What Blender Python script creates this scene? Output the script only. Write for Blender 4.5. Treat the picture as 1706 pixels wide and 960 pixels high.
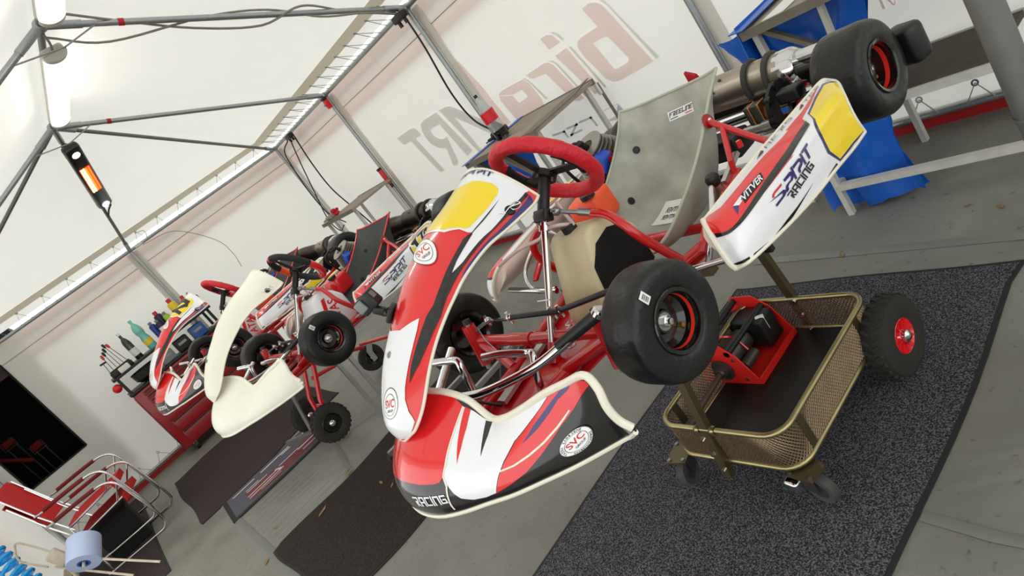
import bpy, bmesh, math, random
import numpy as np
from mathutils import Vector, Matrix
random.seed(7)
SC = bpy.context.scene
for o in list(bpy.data.objects): bpy.data.objects.remove(o)
COL = SC.collection
PI = math.pi
# ---------------- camera ----------------
CAMR = ((0.53547493, -0.08583944, -0.84017748), (0.61685756, -0.63973376, 0.45850568), (-0.57684777, -0.76378813, -0.28961068))
FPX = 1126.99
cd = bpy.data.cameras.new('camera'); cam = bpy.data.objects.new('camera', cd); COL.objects.link(cam)
cd.sensor_width = 36; cd.lens = 36*FPX/1706; cd.clip_start = .02
m = Matrix.Identity(4)
for i in range(3):
    m[i][0] = CAMR[i][0]; m[i][1] = -CAMR[i][1]; m[i][2] = -CAMR[i][2]
m.translation = (0, 0, 1.6); cam.matrix_world = m
SC.camera = cam
# ---------------- sky, exposure ----------------
w = bpy.data.worlds.new('overcast_sky'); SC.world = w; w.use_nodes = True
bg = w.node_tree.nodes['Background']; bg.inputs[0].default_value = (.975, 1, .985, 1); bg.inputs[1].default_value = 1.9
sun_d = bpy.data.lights.new('sun', 'SUN'); sun_d.energy = .8; sun_d.angle = .4; sun_d.color = (1, .95, .88)
sun = bpy.data.objects.new('sun', sun_d); COL.objects.link(sun); sun.rotation_euler = (math.radians(28), math.radians(30), 0)
SC.view_settings.view_transform = 'Standard'; SC.view_settings.look = 'None'
SC.view_settings.exposure = 0.0; SC.view_settings.gamma = 1; SC.view_settings.use_curve_mapping = False
try: SC.cycles.max_bounces = 10; SC.cycles.diffuse_bounces = 5; SC.cycles.transparent_max_bounces = 10
except Exception: pass
# ---------------- materials ----------------
def srgb(c):
    return tuple((x/12.92 if x <= .04045 else ((x+.055)/1.055)**2.4) for x in (v/255 for v in c))
MATS = {}
def mat(name, rgb, rough=.5, metal=0., coat=0., var=.06, scale=30., bump=0., bscale=200., spec=.5, emit=0., ecol=None, alpha=1.):
    """procedural material: sRGB colour with a fine noise variation and optional fine relief"""
    m = bpy.data.materials.new(name); m.use_nodes = True; nt = m.node_tree; p = nt.nodes['Principled BSDF']
    c = srgb(rgb)
    tc = nt.nodes.new('ShaderNodeTexCoord'); nz = nt.nodes.new('ShaderNodeTexNoise'); nz.inputs['Scale'].default_value = scale; nz.inputs['Detail'].default_value = 4
    nt.links.new(tc.outputs['Object'], nz.inputs['Vector'])
    mx = nt.nodes.new('ShaderNodeMix'); mx.data_type = 'RGBA'
    mx.inputs[6].default_value = (*[max(0, x*(1-var)) for x in c], 1); mx.inputs[7].default_value = (*[min(1, x*(1+var)) for x in c], 1)
    nt.links.new(nz.outputs['Fac'], mx.inputs[0]); nt.links.new(mx.outputs[2], p.inputs['Base Color'])
    p.inputs['Roughness'].default_value = rough; p.inputs['Metallic'].default_value = metal; p.inputs['Specular IOR Level'].default_value = spec
    p.inputs['Coat Weight'].default_value = coat; p.inputs['Coat Roughness'].default_value = .05
    p.inputs['Alpha'].default_value = alpha
    if bump:
        n2 = nt.nodes.new('ShaderNodeTexNoise'); n2.inputs['Scale'].default_value = bscale; n2.inputs['Detail'].default_value = 3
        nt.links.new(tc.outputs['Object'], n2.inputs['Vector'])
        b = nt.nodes.new('ShaderNodeBump'); b.inputs['Strength'].default_value = bump; b.inputs['Distance'].default_value = .01
        nt.links.new(n2.outputs['Fac'], b.inputs['Height']); nt.links.new(b.outputs['Normal'], p.inputs['Normal'])
    if emit:
        p.inputs['Emission Color'].default_value = (*srgb(ecol or rgb), 1); p.inputs['Emission Strength'].default_value = emit
    MATS[name] = m; return m
def fabric(name, rgb, trans=.5, var=.03, tcol=None):
    """thin tent cloth: part diffuse, part letting daylight through"""
    m = bpy.data.materials.new(name); m.use_nodes = True; nt = m.node_tree; nt.nodes.remove(nt.nodes['Principled BSDF'])
    out = nt.nodes['Material Output']; d = nt.nodes.new('ShaderNodeBsdfDiffuse'); t = nt.nodes.new('ShaderNodeBsdfTranslucent'); mx = nt.nodes.new('ShaderNodeMixShader')
    tc = nt.nodes.new('ShaderNodeTexCoord'); nz = nt.nodes.new('ShaderNodeTexNoise'); nz.inputs['Scale'].default_value = 2.5; nz.inputs['Detail'].default_value = 5
    nt.links.new(tc.outputs['Object'], nz.inputs['Vector']); c = srgb(rgb); cm = nt.nodes.new('ShaderNodeMix'); cm.data_type = 'RGBA'
    cm.inputs[6].default_value = (*[x*(1-var) for x in c], 1); cm.inputs[7].default_value = (*[min(1, x*(1+var)) for x in c], 1)
    nt.links.new(nz.outputs['Fac'], cm.inputs[0]); nt.links.new(cm.outputs[2], d.inputs[0])
    if tcol: t.inputs[0].default_value = (*srgb(tcol), 1)
    else: nt.links.new(cm.outputs[2], t.inputs[0])
    b = nt.nodes.new('ShaderNodeBump'); b.inputs['Strength'].default_value = .25; b.inputs['Distance'].default_value = .05
    n2 = nt.nodes.new('ShaderNodeTexNoise'); n2.inputs['Scale'].default_value = 1.6; n2.inputs['Detail'].default_value = 3; n2.inputs['Distortion'].default_value = 1.2
    nt.links.new(tc.outputs['Object'], n2.inputs['Vector']); nt.links.new(n2.outputs['Fac'], b.inputs['Height']); nt.links.new(b.outputs['Normal'], d.inputs['Normal'])
    mx.inputs[0].default_value = trans; nt.links.new(d.outputs[0], mx.inputs[1]); nt.links.new(t.outputs[0], mx.inputs[2]); nt.links.new(mx.outputs[0], out.inputs[0])
    MATS[name] = m; return m
def clear(name, rgb, fac=.75, rough=.05):
    """clear plastic or glass: mostly see-through with a glossy skin"""
    m = bpy.data.materials.new(name); m.use_nodes = True; nt = m.node_tree; p = nt.nodes['Principled BSDF']; out = nt.nodes['Material Output']
    p.inputs['Base Color'].default_value = (*srgb(rgb), 1); p.inputs['Roughness'].default_value = rough
    t = nt.nodes.new('ShaderNodeBsdfTransparent'); t.inputs[0].default_value = (*[.35+.65*x for x in srgb(rgb)], 1); mx = nt.nodes.new('ShaderNodeMixShader'); mx.inputs[0].default_value = fac
    nt.links.new(p.outputs[0], mx.inputs[1]); nt.links.new(t.outputs[0], mx.inputs[2]); nt.links.new(mx.outputs[0], out.inputs[0]); MATS[name] = m; return m
fabric('tent_white', (243, 241, 235), .34); fabric('tent_roof', (244, 243, 237), .33); fabric('tent_hem', (222, 215, 200), .35)
fabric('valance_white', (236, 234, 228), .45); fabric('valance_red', (225, 190, 185), .5, tcol=(235, 175, 170))
fabric('print_grey', (230, 229, 225), .34); fabric('print_red', (247, 228, 224), .36); fabric('print_bluegrey', (216, 220, 227), .34)
mat('red', (224, 34, 36), .22, coat=.7, var=.03); mat('white', (236, 236, 240), .25, coat=.6, var=.02); mat('black', (17, 15, 15), .2, coat=.6, var=.1)
mat('yellow', (245, 214, 34), .25, coat=.5, var=.02); mat('navy', (46, 36, 104), .25, coat=.5); mat('cream', (232, 226, 208), .35, coat=.2, var=.03)
mat('raw_cream', (240, 237, 220), .4, coat=.15, var=.03, bump=.05)
mat('frame_red', (196, 20, 22), .28, coat=.5, var=.06); mat('chrome', (215, 215, 215), .12, 1, var=.05); mat('steel', (150, 150, 150), .35, 1, var=.15)
mat('galv', (168, 172, 174), .42, .85, var=.15, scale=60); mat('galv_dark', (118, 118, 116), .5, .6, var=.15); mat('blk_plastic', (17, 17, 18), .45, var=.15)
mat('blk_matte', (14, 14, 15), .85, var=.2); mat('rubber', (15, 15, 15), .42, var=.25, scale=25, bump=.12, bscale=60, spec=.4); mat('rubber_worn', (25, 25, 25), .38, var=.35, scale=18, bump=.35, bscale=35, spec=.4)
mat('rubber_grey', (62, 60, 58), .8, var=.2, bump=.3, bscale=40); mat('rubber_dusty', (36, 34, 30), .85, var=.4, scale=14, bump=.3, bscale=70)
mat('rim_black', (14, 14, 15), .15, coat=.6); mat('rim_red', (235, 48, 34), .35); mat('alu', (190, 190, 188), .3, .9, var=.1); mat('alu_dark', (92, 90, 86), .45, .8, var=.2)
mat('alu_fin', (150, 146, 136), .4, .7, var=.15); mat('pod_inner', (236, 214, 202), .45, var=.03); mat('brown_steel', (168, 158, 144), .36, .9, var=.25, scale=12); mat('exhaust_dark', (70, 60, 52), .35, .8, var=.3, scale=12); mat('copper', (200, 140, 90), .3, .9); mat('brass', (196, 160, 84), .3, .9)
mat('seat_edge', (176, 180, 160), .4, var=.08, scale=60); mat('wheel_cover', (205, 24, 40), .5, var=.1, scale=40, bump=.5, bscale=70); mat('grip_black', (28, 28, 30), .8, var=.15)
mat('tank', (205, 192, 154), .4, var=.08, scale=8, spec=.4); mat('foam', (9, 9, 9), .95); mat('orange_red', (255, 92, 52), .4); mat('blue_plastic', (28, 72, 190), .45); mat('green_plastic', (70, 205, 70), .4)
mat('hose_clear', (205, 178, 172), .2, var=.1, coat=.4); mat('zinc_yellow', (166, 154, 112), .3, .9, var=.28, scale=9); mat('zinc_brown', (104, 94, 68), .4, .8, var=.2, scale=9); mat('mesh_zinc', (140, 118, 92), .45, .7, var=.25, scale=20)
mat('tray_black', (15, 13, 9), .42, var=.2, scale=6, spec=.4); mat('starter_red', (214, 34, 26), .4, var=.06); mat('rust', (92, 78, 66), .55, .6, var=.3, scale=30); mat('knob_cream', (226, 214, 178), .4); mat('tape_white', (228, 228, 226), .5)
mat('wood_grey', (150, 140, 126), .7, var=.3, scale=14, bump=.2, bscale=50); mat('wood_edge', (120, 112, 100), .75, var=.3, scale=20); mat('white_worn', (196, 194, 186), .55, var=.18, scale=20)
mat('blue_bag', (18, 92, 190), .35, var=.12, scale=6, bump=.3, bscale=12); mat('paper_white', (240, 240, 238), .6); mat('rag_red', (196, 22, 42), .8, var=.2)
mat('cabinet_red', (150, 16, 18), .35, coat=.2, var=.06); mat('cabinet_dark', (52, 12, 12), .5); mat('chair_red', (196, 26, 24), .75, var=.1, scale=60); mat('chair_dark_red', (120, 24, 24), .7)
mat('paper_blue', (178, 192, 226), .75, var=.04); mat('core_blue', (40, 86, 178), .5); mat('hose_blue', (10, 170, 250), .25, coat=.4); mat('rack_rust', (196, 184, 164), .6, var=.25, scale=25)
mat('cable_black', (22, 22, 22), .6); mat('cable_grey', (136, 132, 120), .6); mat('cord_white', (216, 212, 204), .7); mat('lace_grey', (140, 138, 132), .7)
mat('heater_black', (18, 18, 18), .3, coat=.3); mat('heater_grey', (84, 82, 78), .35, .5); mat('heater_glow', (255, 92, 30), .4, emit=3.2, ecol=(255, 84, 20)); mat('heater_hot', (255, 200, 110), .4, emit=8, ecol=(255, 196, 100)); mat('heater_dim', (140, 20, 8), .4, emit=.6, ecol=(200, 20, 10)); mat('lamp_white', (255, 255, 255), .4, emit=9, ecol=(255, 252, 246)); mat('spot_white', (240, 250, 255), .4, emit=5, ecol=(225, 242, 255))
mat('lamp_body', (196, 192, 184), .5); mat('cola', (20, 9, 6), .08, coat=.5); mat('label_red', (216, 24, 32), .35); clear('bottle_clear', (235, 240, 238), .72); mat('cap_black', (16, 16, 16), .4)
mat('bottle_teal', (118, 200, 184), .12, var=.08, coat=.4); mat('wine', (26, 34, 18), .08, coat=.6); mat('label_white', (232, 230, 224), .5); mat('label_yellow', (236, 206, 40), .45)
mat('can_blue', (40, 62, 140), .35, .2); mat('can_lime', (160, 200, 40), .35); mat('can_navy', (36, 30, 66), .35, .2); mat('device_blue', (44, 88, 160), .4); mat('device_grey', (128, 130, 132), .5)
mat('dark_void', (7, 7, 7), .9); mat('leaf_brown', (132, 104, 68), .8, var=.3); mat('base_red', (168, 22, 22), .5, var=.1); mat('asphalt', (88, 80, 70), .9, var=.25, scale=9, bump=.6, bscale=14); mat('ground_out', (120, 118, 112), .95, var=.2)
mat('lime_tape', (200, 232, 40), .5); mat('perf_plate', (176, 176, 172), .35, .8); mat('sticker', (244, 244, 244), .4); mat('ink', (24, 24, 26), .45); mat('svc_red', (206, 26, 40), .4); mat('ink_grey', (110, 108, 106), .5); mat('flag_green', (40, 120, 70), .5)
mat('battery_black', (20, 20, 20), .5); mat('motor_grey', (88, 84, 78), .4, .7, var=.2); mat('dark_green', (20, 52, 40), .4)
def seat_material():
    m = clear('fibreglass', (186, 190, 172), .24, .35); nt = m.node_tree; p = nt.nodes['Principled BSDF']
    tc = nt.nodes.new('ShaderNodeTexCoord'); v = nt.nodes.new('ShaderNodeTexChecker'); v.inputs['Scale'].default_value = 260
    nt.links.new(tc.outputs['Object'], v.inputs['Vector']); b = nt.nodes.new('ShaderNodeBump'); b.inputs['Strength'].default_value = .3; b.inputs['Distance'].default_value = .002
    nt.links.new(v.outputs['Fac'], b.inputs['Height']); nt.links.new(b.outputs['Normal'], p.inputs['Normal'])
    n = nt.nodes.new('ShaderNodeTexNoise'); n.inputs['Scale'].default_value = 9; n.inputs['Detail'].default_value = 6; nt.links.new(tc.outputs['Object'], n.inputs['Vector'])
    r = nt.nodes.new('ShaderNodeValToRGB'); r.color_ramp.elements[0].position = .35; r.color_ramp.elements[0].color = (*srgb((176, 178, 166)), 1); r.color_ramp.elements[1].position = .7; r.color_ramp.elements[1].color = (*srgb((212, 214, 202)), 1)
    nt.links.new(n.outputs['Fac'], r.inputs[0]); nt.links.new(r.outputs[0], p.inputs['Base Color'])
    p.inputs['Transmission Weight'].default_value = 0
seat_material()
mat('seat_black', (66, 68, 67), .5, var=.3, scale=30)
def carpet(name, a, b, sc=240, rough=.95):
    m = mat(name, a, rough, var=0, spec=.1); nt = m.node_tree; p = nt.nodes['Principled BSDF']
    tc = nt.nodes.new('ShaderNodeTexCoord'); n = nt.nodes.new('ShaderNodeTexNoise'); n.inputs['Scale'].default_value = sc; n.inputs['Detail'].default_value = 3; n.inputs['Roughness'].default_value = .7
    n2 = nt.nodes.new('ShaderNodeTexNoise'); n2.inputs['Scale'].default_value = 3; n2.inputs['Detail'].default_value = 4
    nt.links.new(tc.outputs['Object'], n.inputs['Vector']); nt.links.new(tc.outputs['Object'], n2.inputs['Vector'])
    r = nt.nodes.new('ShaderNodeValToRGB'); r.color_ramp.elements[0].position = .44; r.color_ramp.elements[1].position = .64
    r.color_ramp.elements[0].color = (*srgb(a), 1); r.color_ramp.elements[1].color = (*srgb(b), 1)
    ml = nt.nodes.new('ShaderNodeMix'); ml.data_type = 'RGBA'; ml.blend_type = 'MULTIPLY'; ml.inputs[0].default_value = .35
    nt.links.new(n.outputs['Fac'], r.inputs[0]); nt.links.new(r.outputs[0], ml.inputs[6]); nt.links.new(n2.outputs['Color'], ml.inputs[7]); 
    r2 = nt.nodes.new('ShaderNodeValToRGB'); r2.color_ramp.elements[0].color = (.55, .55, .55, 1); nt.links.new(n2.outputs['Fac'], r2.inputs[0]); nt.links.new(r2.outputs[0], ml.inputs[7])
    nt.links.new(ml.outputs[2], p.inputs['Base Color'])
    bp = nt.nodes.new('ShaderNodeBump'); bp.inputs['Strength'].default_value = .6; bp.inputs['Distance'].default_value = .004
    nt.links.new(n.outputs['Fac'], bp.inputs['Height']); nt.links.new(bp.outputs['Normal'], p.inputs['Normal'])
carpet('carpet_grey', (36, 34, 39), (122, 118, 126), 190); carpet('carpet_brown', (46, 40, 38), (70, 62, 58), 160); carpet('carpet_dark', (58, 50, 50), (76, 68, 67), 120); mat('carpet_edge', (28, 26, 26), .8)
mat('mat_navy', (78, 76, 88), .8, var=.12); mat('mat_red', (110, 44, 52), .8, var=.15); mat('mat_white', (206, 204, 206), .7)
def floor_material():
    m = mat('pvc_floor', (126, 127, 123), .5, var=0, spec=.35); nt = m.node_tree; p = nt.nodes['Principled BSDF']; tc = nt.nodes.new('ShaderNodeTexCoord')
    def noise(s, d=5, di=0):
        n = nt.nodes.new('ShaderNodeTexNoise'); n.inputs['Scale'].default_value = s; n.inputs['Detail'].default_value = d; n.inputs['Distortion'].default_value = di; nt.links.new(tc.outputs['Object'], n.inputs['Vector']); return n
    n1 = noise(1.3, 6, .6); r = nt.nodes.new('ShaderNodeValToRGB'); r.color_ramp.elements[0].position = .3; r.color_ramp.elements[1].position = .75
    r.color_ramp.elements[0].color = (*srgb((108, 107, 99)), 1); r.color_ramp.elements[1].color = (*srgb((138, 137, 129)), 1); nt.links.new(n1.outputs['Fac'], r.inputs[0])
    n3 = noise(34, 5, .4); r3 = nt.nodes.new('ShaderNodeValToRGB'); r3.color_ramp.elements[0].position = .28; r3.color_ramp.elements[1].position = .36; r3.color_ramp.elements[0].color = (.45, .43, .4, 1); nt.links.new(n3.outputs['Fac'], r3.inputs[0])
    ml = nt.nodes.new('ShaderNodeMix'); ml.data_type = 'RGBA'; ml.blend_type = 'MULTIPLY'; ml.inputs[0].default_value = .7; nt.links.new(r.outputs[0], ml.inputs[6]); nt.links.new(r3.outputs[0], ml.inputs[7]); nt.links.new(ml.outputs[2], p.inputs['Base Color'])
    n4 = noise(2.2, 3, 1.6); b = nt.nodes.new('ShaderNodeBump'); b.inputs['Strength'].default_value = .35; b.inputs['Distance'].default_value = .03; nt.links.new(n4.outputs['Fac'], b.inputs['Height']); nt.links.new(b.outputs['Normal'], p.inputs['Normal'])
floor_material()
# ---------------- mesh helpers ----------------
class MB:
    """collects shapes, then links them as one mesh object"""
    def __init__(s): s.v = []; s.f = []
    def add(s, vs, fs):
        o = len(s.v); s.v += [tuple(float(q) for q in p) for p in vs]; s.f += [tuple(i+o for i in f) for f in fs]; return s
    def box(s, c, d, rot=None):
        hx, hy, hz = d[0]/2, d[1]/2, d[2]/2; V = [Vector((x, y, z)) for x in (-hx, hx) for y in (-hy, hy) for z in (-hz, hz)]
        if rot is not None: V = [rot @ p for p in V]
        return s.add([p+Vector(c) for p in V], [(0, 1, 3, 2), (4, 6, 7, 5), (0, 4, 5, 1), (2, 3, 7, 6), (0, 2, 6, 4), (1, 5, 7, 3)])
    def bar(s, a, b, w, h=None, up=(0, 0, 1)):
        a = Vector(a); b = Vector(b); d = b-a; L = d.length; z = d.normalized(); x = z.cross(Vector(up))
        if x.length < 1e-4: x = z.cross(Vector((1, 0, 0)))
        x.normalize(); y = z.cross(x); M = Matrix((x, y, z)).transposed(); return s.box((a+b)/2, (w, h or w, L), M)
    def tube(s, path, r, n=10, cap=True, closed=False):
        P = [Vector(p) for p in path]; m = len(P); rr = r if hasattr(r, '__len__') else [r]*m
        ref = None; rings = []
        for i, p in enumerate(P):
            if closed: t = P[(i+1) % m]-P[i-1]
            else: t = P[min(i+1, m-1)]-P[max(i-1, 0)]
            t.normalize()
            if ref is None:
                ref = t.cross(Vector((0, 0, 1)))
                if ref.length < .1: ref = t.cross(Vector((1, 0, 0)))
            ref = (ref-t*ref.dot(t)); ref.normalize(); q = t.cross(ref)
            rings.append([p+(ref*math.cos(k*2*PI/n)+q*math.sin(k*2*PI/n))*rr[i] for k in range(n)])
        F = []
        for i in range(m if closed else m-1):
            a = i*n; b = ((i+1) % m)*n
            for k in range(n): F.append((a+k, a+(k+1) % n, b+(k+1) % n, b+k))
        if cap and not closed: F += [tuple(range(n-1, -1, -1)), tuple((m-1)*n+k for k in range(n))]
        return s.add([v for g in rings for v in g], F)
    def cyl(s, a, b, r, n=16, r2=None): return s.tube([a, b], [r, r if r2 is None else r2], n)
    def lathe(s, prof, o=(0, 0, 0), axis=(0, 0, 1), n=24, closed=False):
        """profile of (radius, height) turned about an axis through o"""
        o = Vector(o); z = Vector(axis).normalized(); x = z.orthogonal().normalized(); y = z.cross(x); V = []; F = []; m = len(prof)
        for r, h in prof:
            for k in range(n): V.append(o+z*h+(x*math.cos(k*2*PI/n)+y*math.sin(k*2*PI/n))*max(r, 1e-5))
        for i in range(m if closed else m-1):
            a = i*n; b = ((i+1) % m)*n
            for k in range(n): F.append((a+k, a+(k+1) % n, b+(k+1) % n, b+k))
        return s.add(V, F)
    def prism(s, poly, h, o=(0, 0, 0), x=(1, 0, 0), y=(0, 1, 0)):
        """outline in the x,y directions, thickness h along their cross product"""
        o = Vector(o); x = Vector(x); y = Vector(y); z = x.cross(y).normalized(); n = len(poly)
        V = [o+x*p[0]+y*p[1] for p in poly]+[o+x*p[0]+y*p[1]+z*h for p in poly]
        return s.add(V, [tuple(range(n-1, -1, -1)), tuple(range(n, 2*n))]+[(k, (k+1) % n, n+(k+1) % n, n+k) for k in range(n)])
    def rbox(s, c, d, r=.01, rot=None, seg=3):
        bm = bmesh.new(); bmesh.ops.create_cube(bm, size=1); bmesh.ops.scale(bm, vec=d, verts=bm.verts)
        bmesh.ops.bevel(bm, geom=bm.edges[:], offset=min(r, .49*min(d)), segments=seg, affect='EDGES', profile=.5)
        M = (rot.to_4x4() if rot is not None else Matrix.Identity(4)); M.translation = Vector(c); bm.transform(M)
        bm.verts.index_update(); s.add([v.co[:] for v in bm.verts], [[v.index for v in f.verts] for f in bm.faces]); bm.free(); return s
    def sphere(s, c, r, n=12, sq=(1, 1, 1)):
        P = [(math.sin(PI*i/n)*r, -math.cos(PI*i/n)*r) for i in range(n+1)]; t = MB().lathe(P, n=n*2)
        return s.add([(c[0]+v[0]*sq[0], c[1]+v[1]*sq[1], c[2]+v[2]*sq[2]) for v in t.v], t.f)
    def sheet(s, S, nu, nv, th=0., u0=0, u1=1, v0=0, v1=1):
        """grid over a Surf, optionally thick (grown inwards)"""
        us = [u0+(u1-u0)*i/(nu-1) for i in range(nu)]; vs = [v0+(v1-v0)*j/(nv-1) for j in range(nv)]
        UU = np.repeat(us, nv); VV = np.tile(vs, nu); A = list(S.ev(UU, VV)); F = [(i*nv+j, (i+1)*nv+j, (i+1)*nv+j+1, i*nv+j+1) for i in range(nu-1) for j in range(nv-1)]
        if S.flip < 0: F = [f[::-1] for f in F]
        if not th: return s.add(A, F)
        B = list(np.array(A)-S.nv(UU, VV)*th); n = len(A)
        ring = [j for j in range(nv)]+[i*nv+nv-1 for i in range(1, nu)]+[(nu-1)*nv+j for j in range(nv-2, -1, -1)]+[i*nv for i in range(nu-2, 0, -1)]
        E = [(ring[k], ring[(k+1) % len(ring)], n+ring[(k+1) % len(ring)], n+ring[k]) for k in range(len(ring))]
        return s.add(A+B, F+[tuple(n+i for i in f[::-1]) for f in F]+E)
    def mesh(s, name, mt, smooth=True, angle=38):
        me = bpy.data.meshes.new(name); me.from_pydata(s.v, [], s.f)
        bm = bmesh.new(); bm.from_mesh(me); bmesh.ops.recalc_face_normals(bm, faces=bm.faces[:]) if getattr(s, 'recalc', True) else None; bm.to_mesh(me); bm.free()
        me.update()
        if smooth and len(me.polygons):
            me.polygons.foreach_set('use_smooth', [True]*len(me.polygons))
            try: me.set_sharp_from_angle(angle=math.radians(angle))
            except Exception: pass
        if mt: me.materials.append(MATS[mt])
        return me
    def build(s, name, mt, parent=None, loc=None, rot=None, smooth=True, angle=38):
        return link(name, s.mesh(name, mt, smooth, angle), parent, loc, rot)
def link(name, me, parent=None, loc=None, rot=None):
    o = bpy.data.objects.new(name, me); COL.objects.link(o)
    if parent is not None: o.parent = parent
    if loc is not None: o.location = loc
    if rot is not None: o.rotation_euler = rot
    return o
def tag(o, label=None, cat=None, group=None, kind=None):
    if label: o['label'] = label
    if cat: o['category'] = cat
    if group: o['group'] = group
    if kind: o['kind'] = kind
    return o
def thing(name, label, cat, loc=(0, 0, 0), rot=(0, 0, 0), group=None, kind=None):
    o = link(name, None, None, loc, rot); return tag(o, label, cat, group, kind)
def copy_tree(o, parent=None):
    c = o.copy(); COL.objects.link(c); c.parent = parent
    for ch in list(o.children): copy_tree(ch, c)
    return c
def spline(P, k=6):
    P = [np.array(p, float) for p in P]; n = len(P); return [tuple(crm(P, i/k)) for i in range((n-1)*k+1)]
def rotm(a, ax): return Matrix.Rotation(a, 3, ax)
def each(b, name, mt, parent=None, **kw):
    """one object for every separate piece that the builder holds"""
    n = len(b.v); p = list(range(n))
    def find(i):
        while p[i] != i: p[i] = p[p[i]]; i = p[i]
        return i
    for f in b.f:
        r = find(f[0])
        for q in f[1:]: p[find(q)] = r
    grp = {}
    for f in b.f: grp.setdefault(find(f[0]), []).append(f)
    out = []
    for fs in grp.values():
        ids = sorted({i for f in fs for i in f}); mp = {i: k for k, i in enumerate(ids)}; q = MB().add([b.v[i] for i in ids], [[mp[i] for i in f] for f in fs]); out.append(q.build(name, mt, parent, **kw))
    return out
def crm(P, t):
    n = len(P); i = min(max(int(t), 0), n-2); f = t-i
    p1, p2 = P[i], P[i+1]
    p0 = P[i-1] if i > 0 else 2*p1-p2
    p3 = P[i+2] if i+2 < n else 2*p2-p1
    return .5*(2*p1+(p2-p0)*f+(2*p0-5*p1+4*p2-p3)*f*f+(3*p1-p0-3*p2+p3)*f**3)
class Surf:
    """smooth sheet through a grid of points; u runs over rows, v over columns"""
    def __init__(s, G, flip=1):
        G = np.array(G, float); s.flip = flip; s.n, s.m = G.shape[:2]
        G = np.concatenate([[2*G[0]-G[1]], G, [2*G[-1]-G[-2]]]); s.P = np.concatenate([2*G[:, :1]-G[:, 1:2], G, 2*G[:, -1:]-G[:, -2:-1]], 1)
    def ev(s, U, V):
        U = np.asarray(U, float); V = np.asarray(V, float)
        def wt(x, n):
            t = x*(n-1); i = np.clip(t.astype(int), 0, n-2); f = t-i
            return i, (.5*(-f+2*f*f-f**3), .5*(2-5*f*f+3*f**3), .5*(f+4*f*f-3*f**3), .5*(-f*f+f**3))
        i, a = wt(U, s.n); j, b = wt(V, s.m); R = 0
        for p in range(4):
            for q in range(4): R = R+(a[p]*b[q])[..., None]*s.P[i+p, j+q]
        return R
    def nv(s, U, V, e=2e-3):
        U = np.asarray(U, float); V = np.asarray(V, float)
        n = np.cross(s.ev(np.minimum(U+e, 1), V)-s.ev(np.maximum(U-e, 0), V), s.ev(U, np.minimum(V+e, 1))-s.ev(U, np.maximum(V-e, 0)))*s.flip
        l = np.linalg.norm(n, axis=-1, keepdims=True); return n/np.maximum(l, 1e-12)
    def __call__(s, u, v): return s.ev(np.array([u]), np.array([v]))[0]
    def nrm(s, u, v): return s.nv(np.array([u]), np.array([v]))[0]
# the tall front panel below the steering wheel: half width, forward, height, bulge
NASSAU = [(.012,.470,.074,.004),(.05,.462,.089,.018),(.072,.448,.099,.036),(.092,.410,.129,.050),(.105,.350,.182,.056),(.113,.297,.220,.057),
          (.120,.243,.249,.062),(.125,.202,.267,.070),(.132,.145,.289,.078),(.140,.062,.304,.096),(.147,-.012,.303,.114),(.155,-.103,.304,.136),(.151,-.135,.310,.136)]
def nassau_surf():
    G = []; A = np.array(NASSAU)
    for i, (h, b, c, d) in enumerate(A):
        t = A[min(i+1, len(A)-1)][1:3]-A[max(i-1, 0)][1:3]; t = t/np.linalg.norm(t); n = np.array([t[1], -t[0]])
        if n @ np.array([.5, .8]) < 0: n = -n
        row = []
        for u in (-1, -.93, -.8, -.6, -.35, 0, .35, .6, .8, .93, 1):
            k = 1-abs(u)**2.5; bb = b+n[0]*d*k; cc = c+n[1]*d*k
            row.append((h*u, -bb, cc))
        G.append(row)
    return Surf(G, -1)
# front bumper fairing: bottom edge point, rim point, bulge
NOSE = [((0,.548,-.088),(0,.36,.125),.055),((.08,.537,-.089),(.08,.347,.113),.052),((.15,.507,-.088),(.15,.34,.087),.044),((.21,.472,-.086),(.2,.343,.039),.035),
        ((.27,.437,-.085),(.25,.338,.037),.028),((.33,.390,-.084),(.31,.318,.05),.024),((.39,.340,-.083),(.37,.29,.066),.021),((.44,.292,-.081),(.43,.265,.076),.017),
        ((.475,.260,-.078),(.487,.253,.088),.010),((.495,.255,-.072),(.507,.257,.060),.006),((.508,.257,-.064),(.512,.268,.022),.003),((.520,.260,-.056),(.518,.268,-.012),.001),((.532,.262,-.048),(.532,.262,-.037),0)]
def nose_surf():
    H = []
    for (B, T, d) in NOSE:
        B = np.array(B); T = np.array(T); w = T-B; n = np.array([0, w[2], -w[1]]); n = n/(np.linalg.norm(n)+1e-9)
        row = []
        for t, k in ((0, 0), (.08, .55), (.2, .9), (.36, 1), (.52, .92), (.68, .7), (.84, .38), (1, 0)):
            p = B+w*t+n*d*k; row.append((p[0], -p[1], p[2]))
        H.append(row)
    G = [[(-x, y, z) for x, y, z in r] for r in H[:0:-1]]+H
    return Surf(G, 1)
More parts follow.
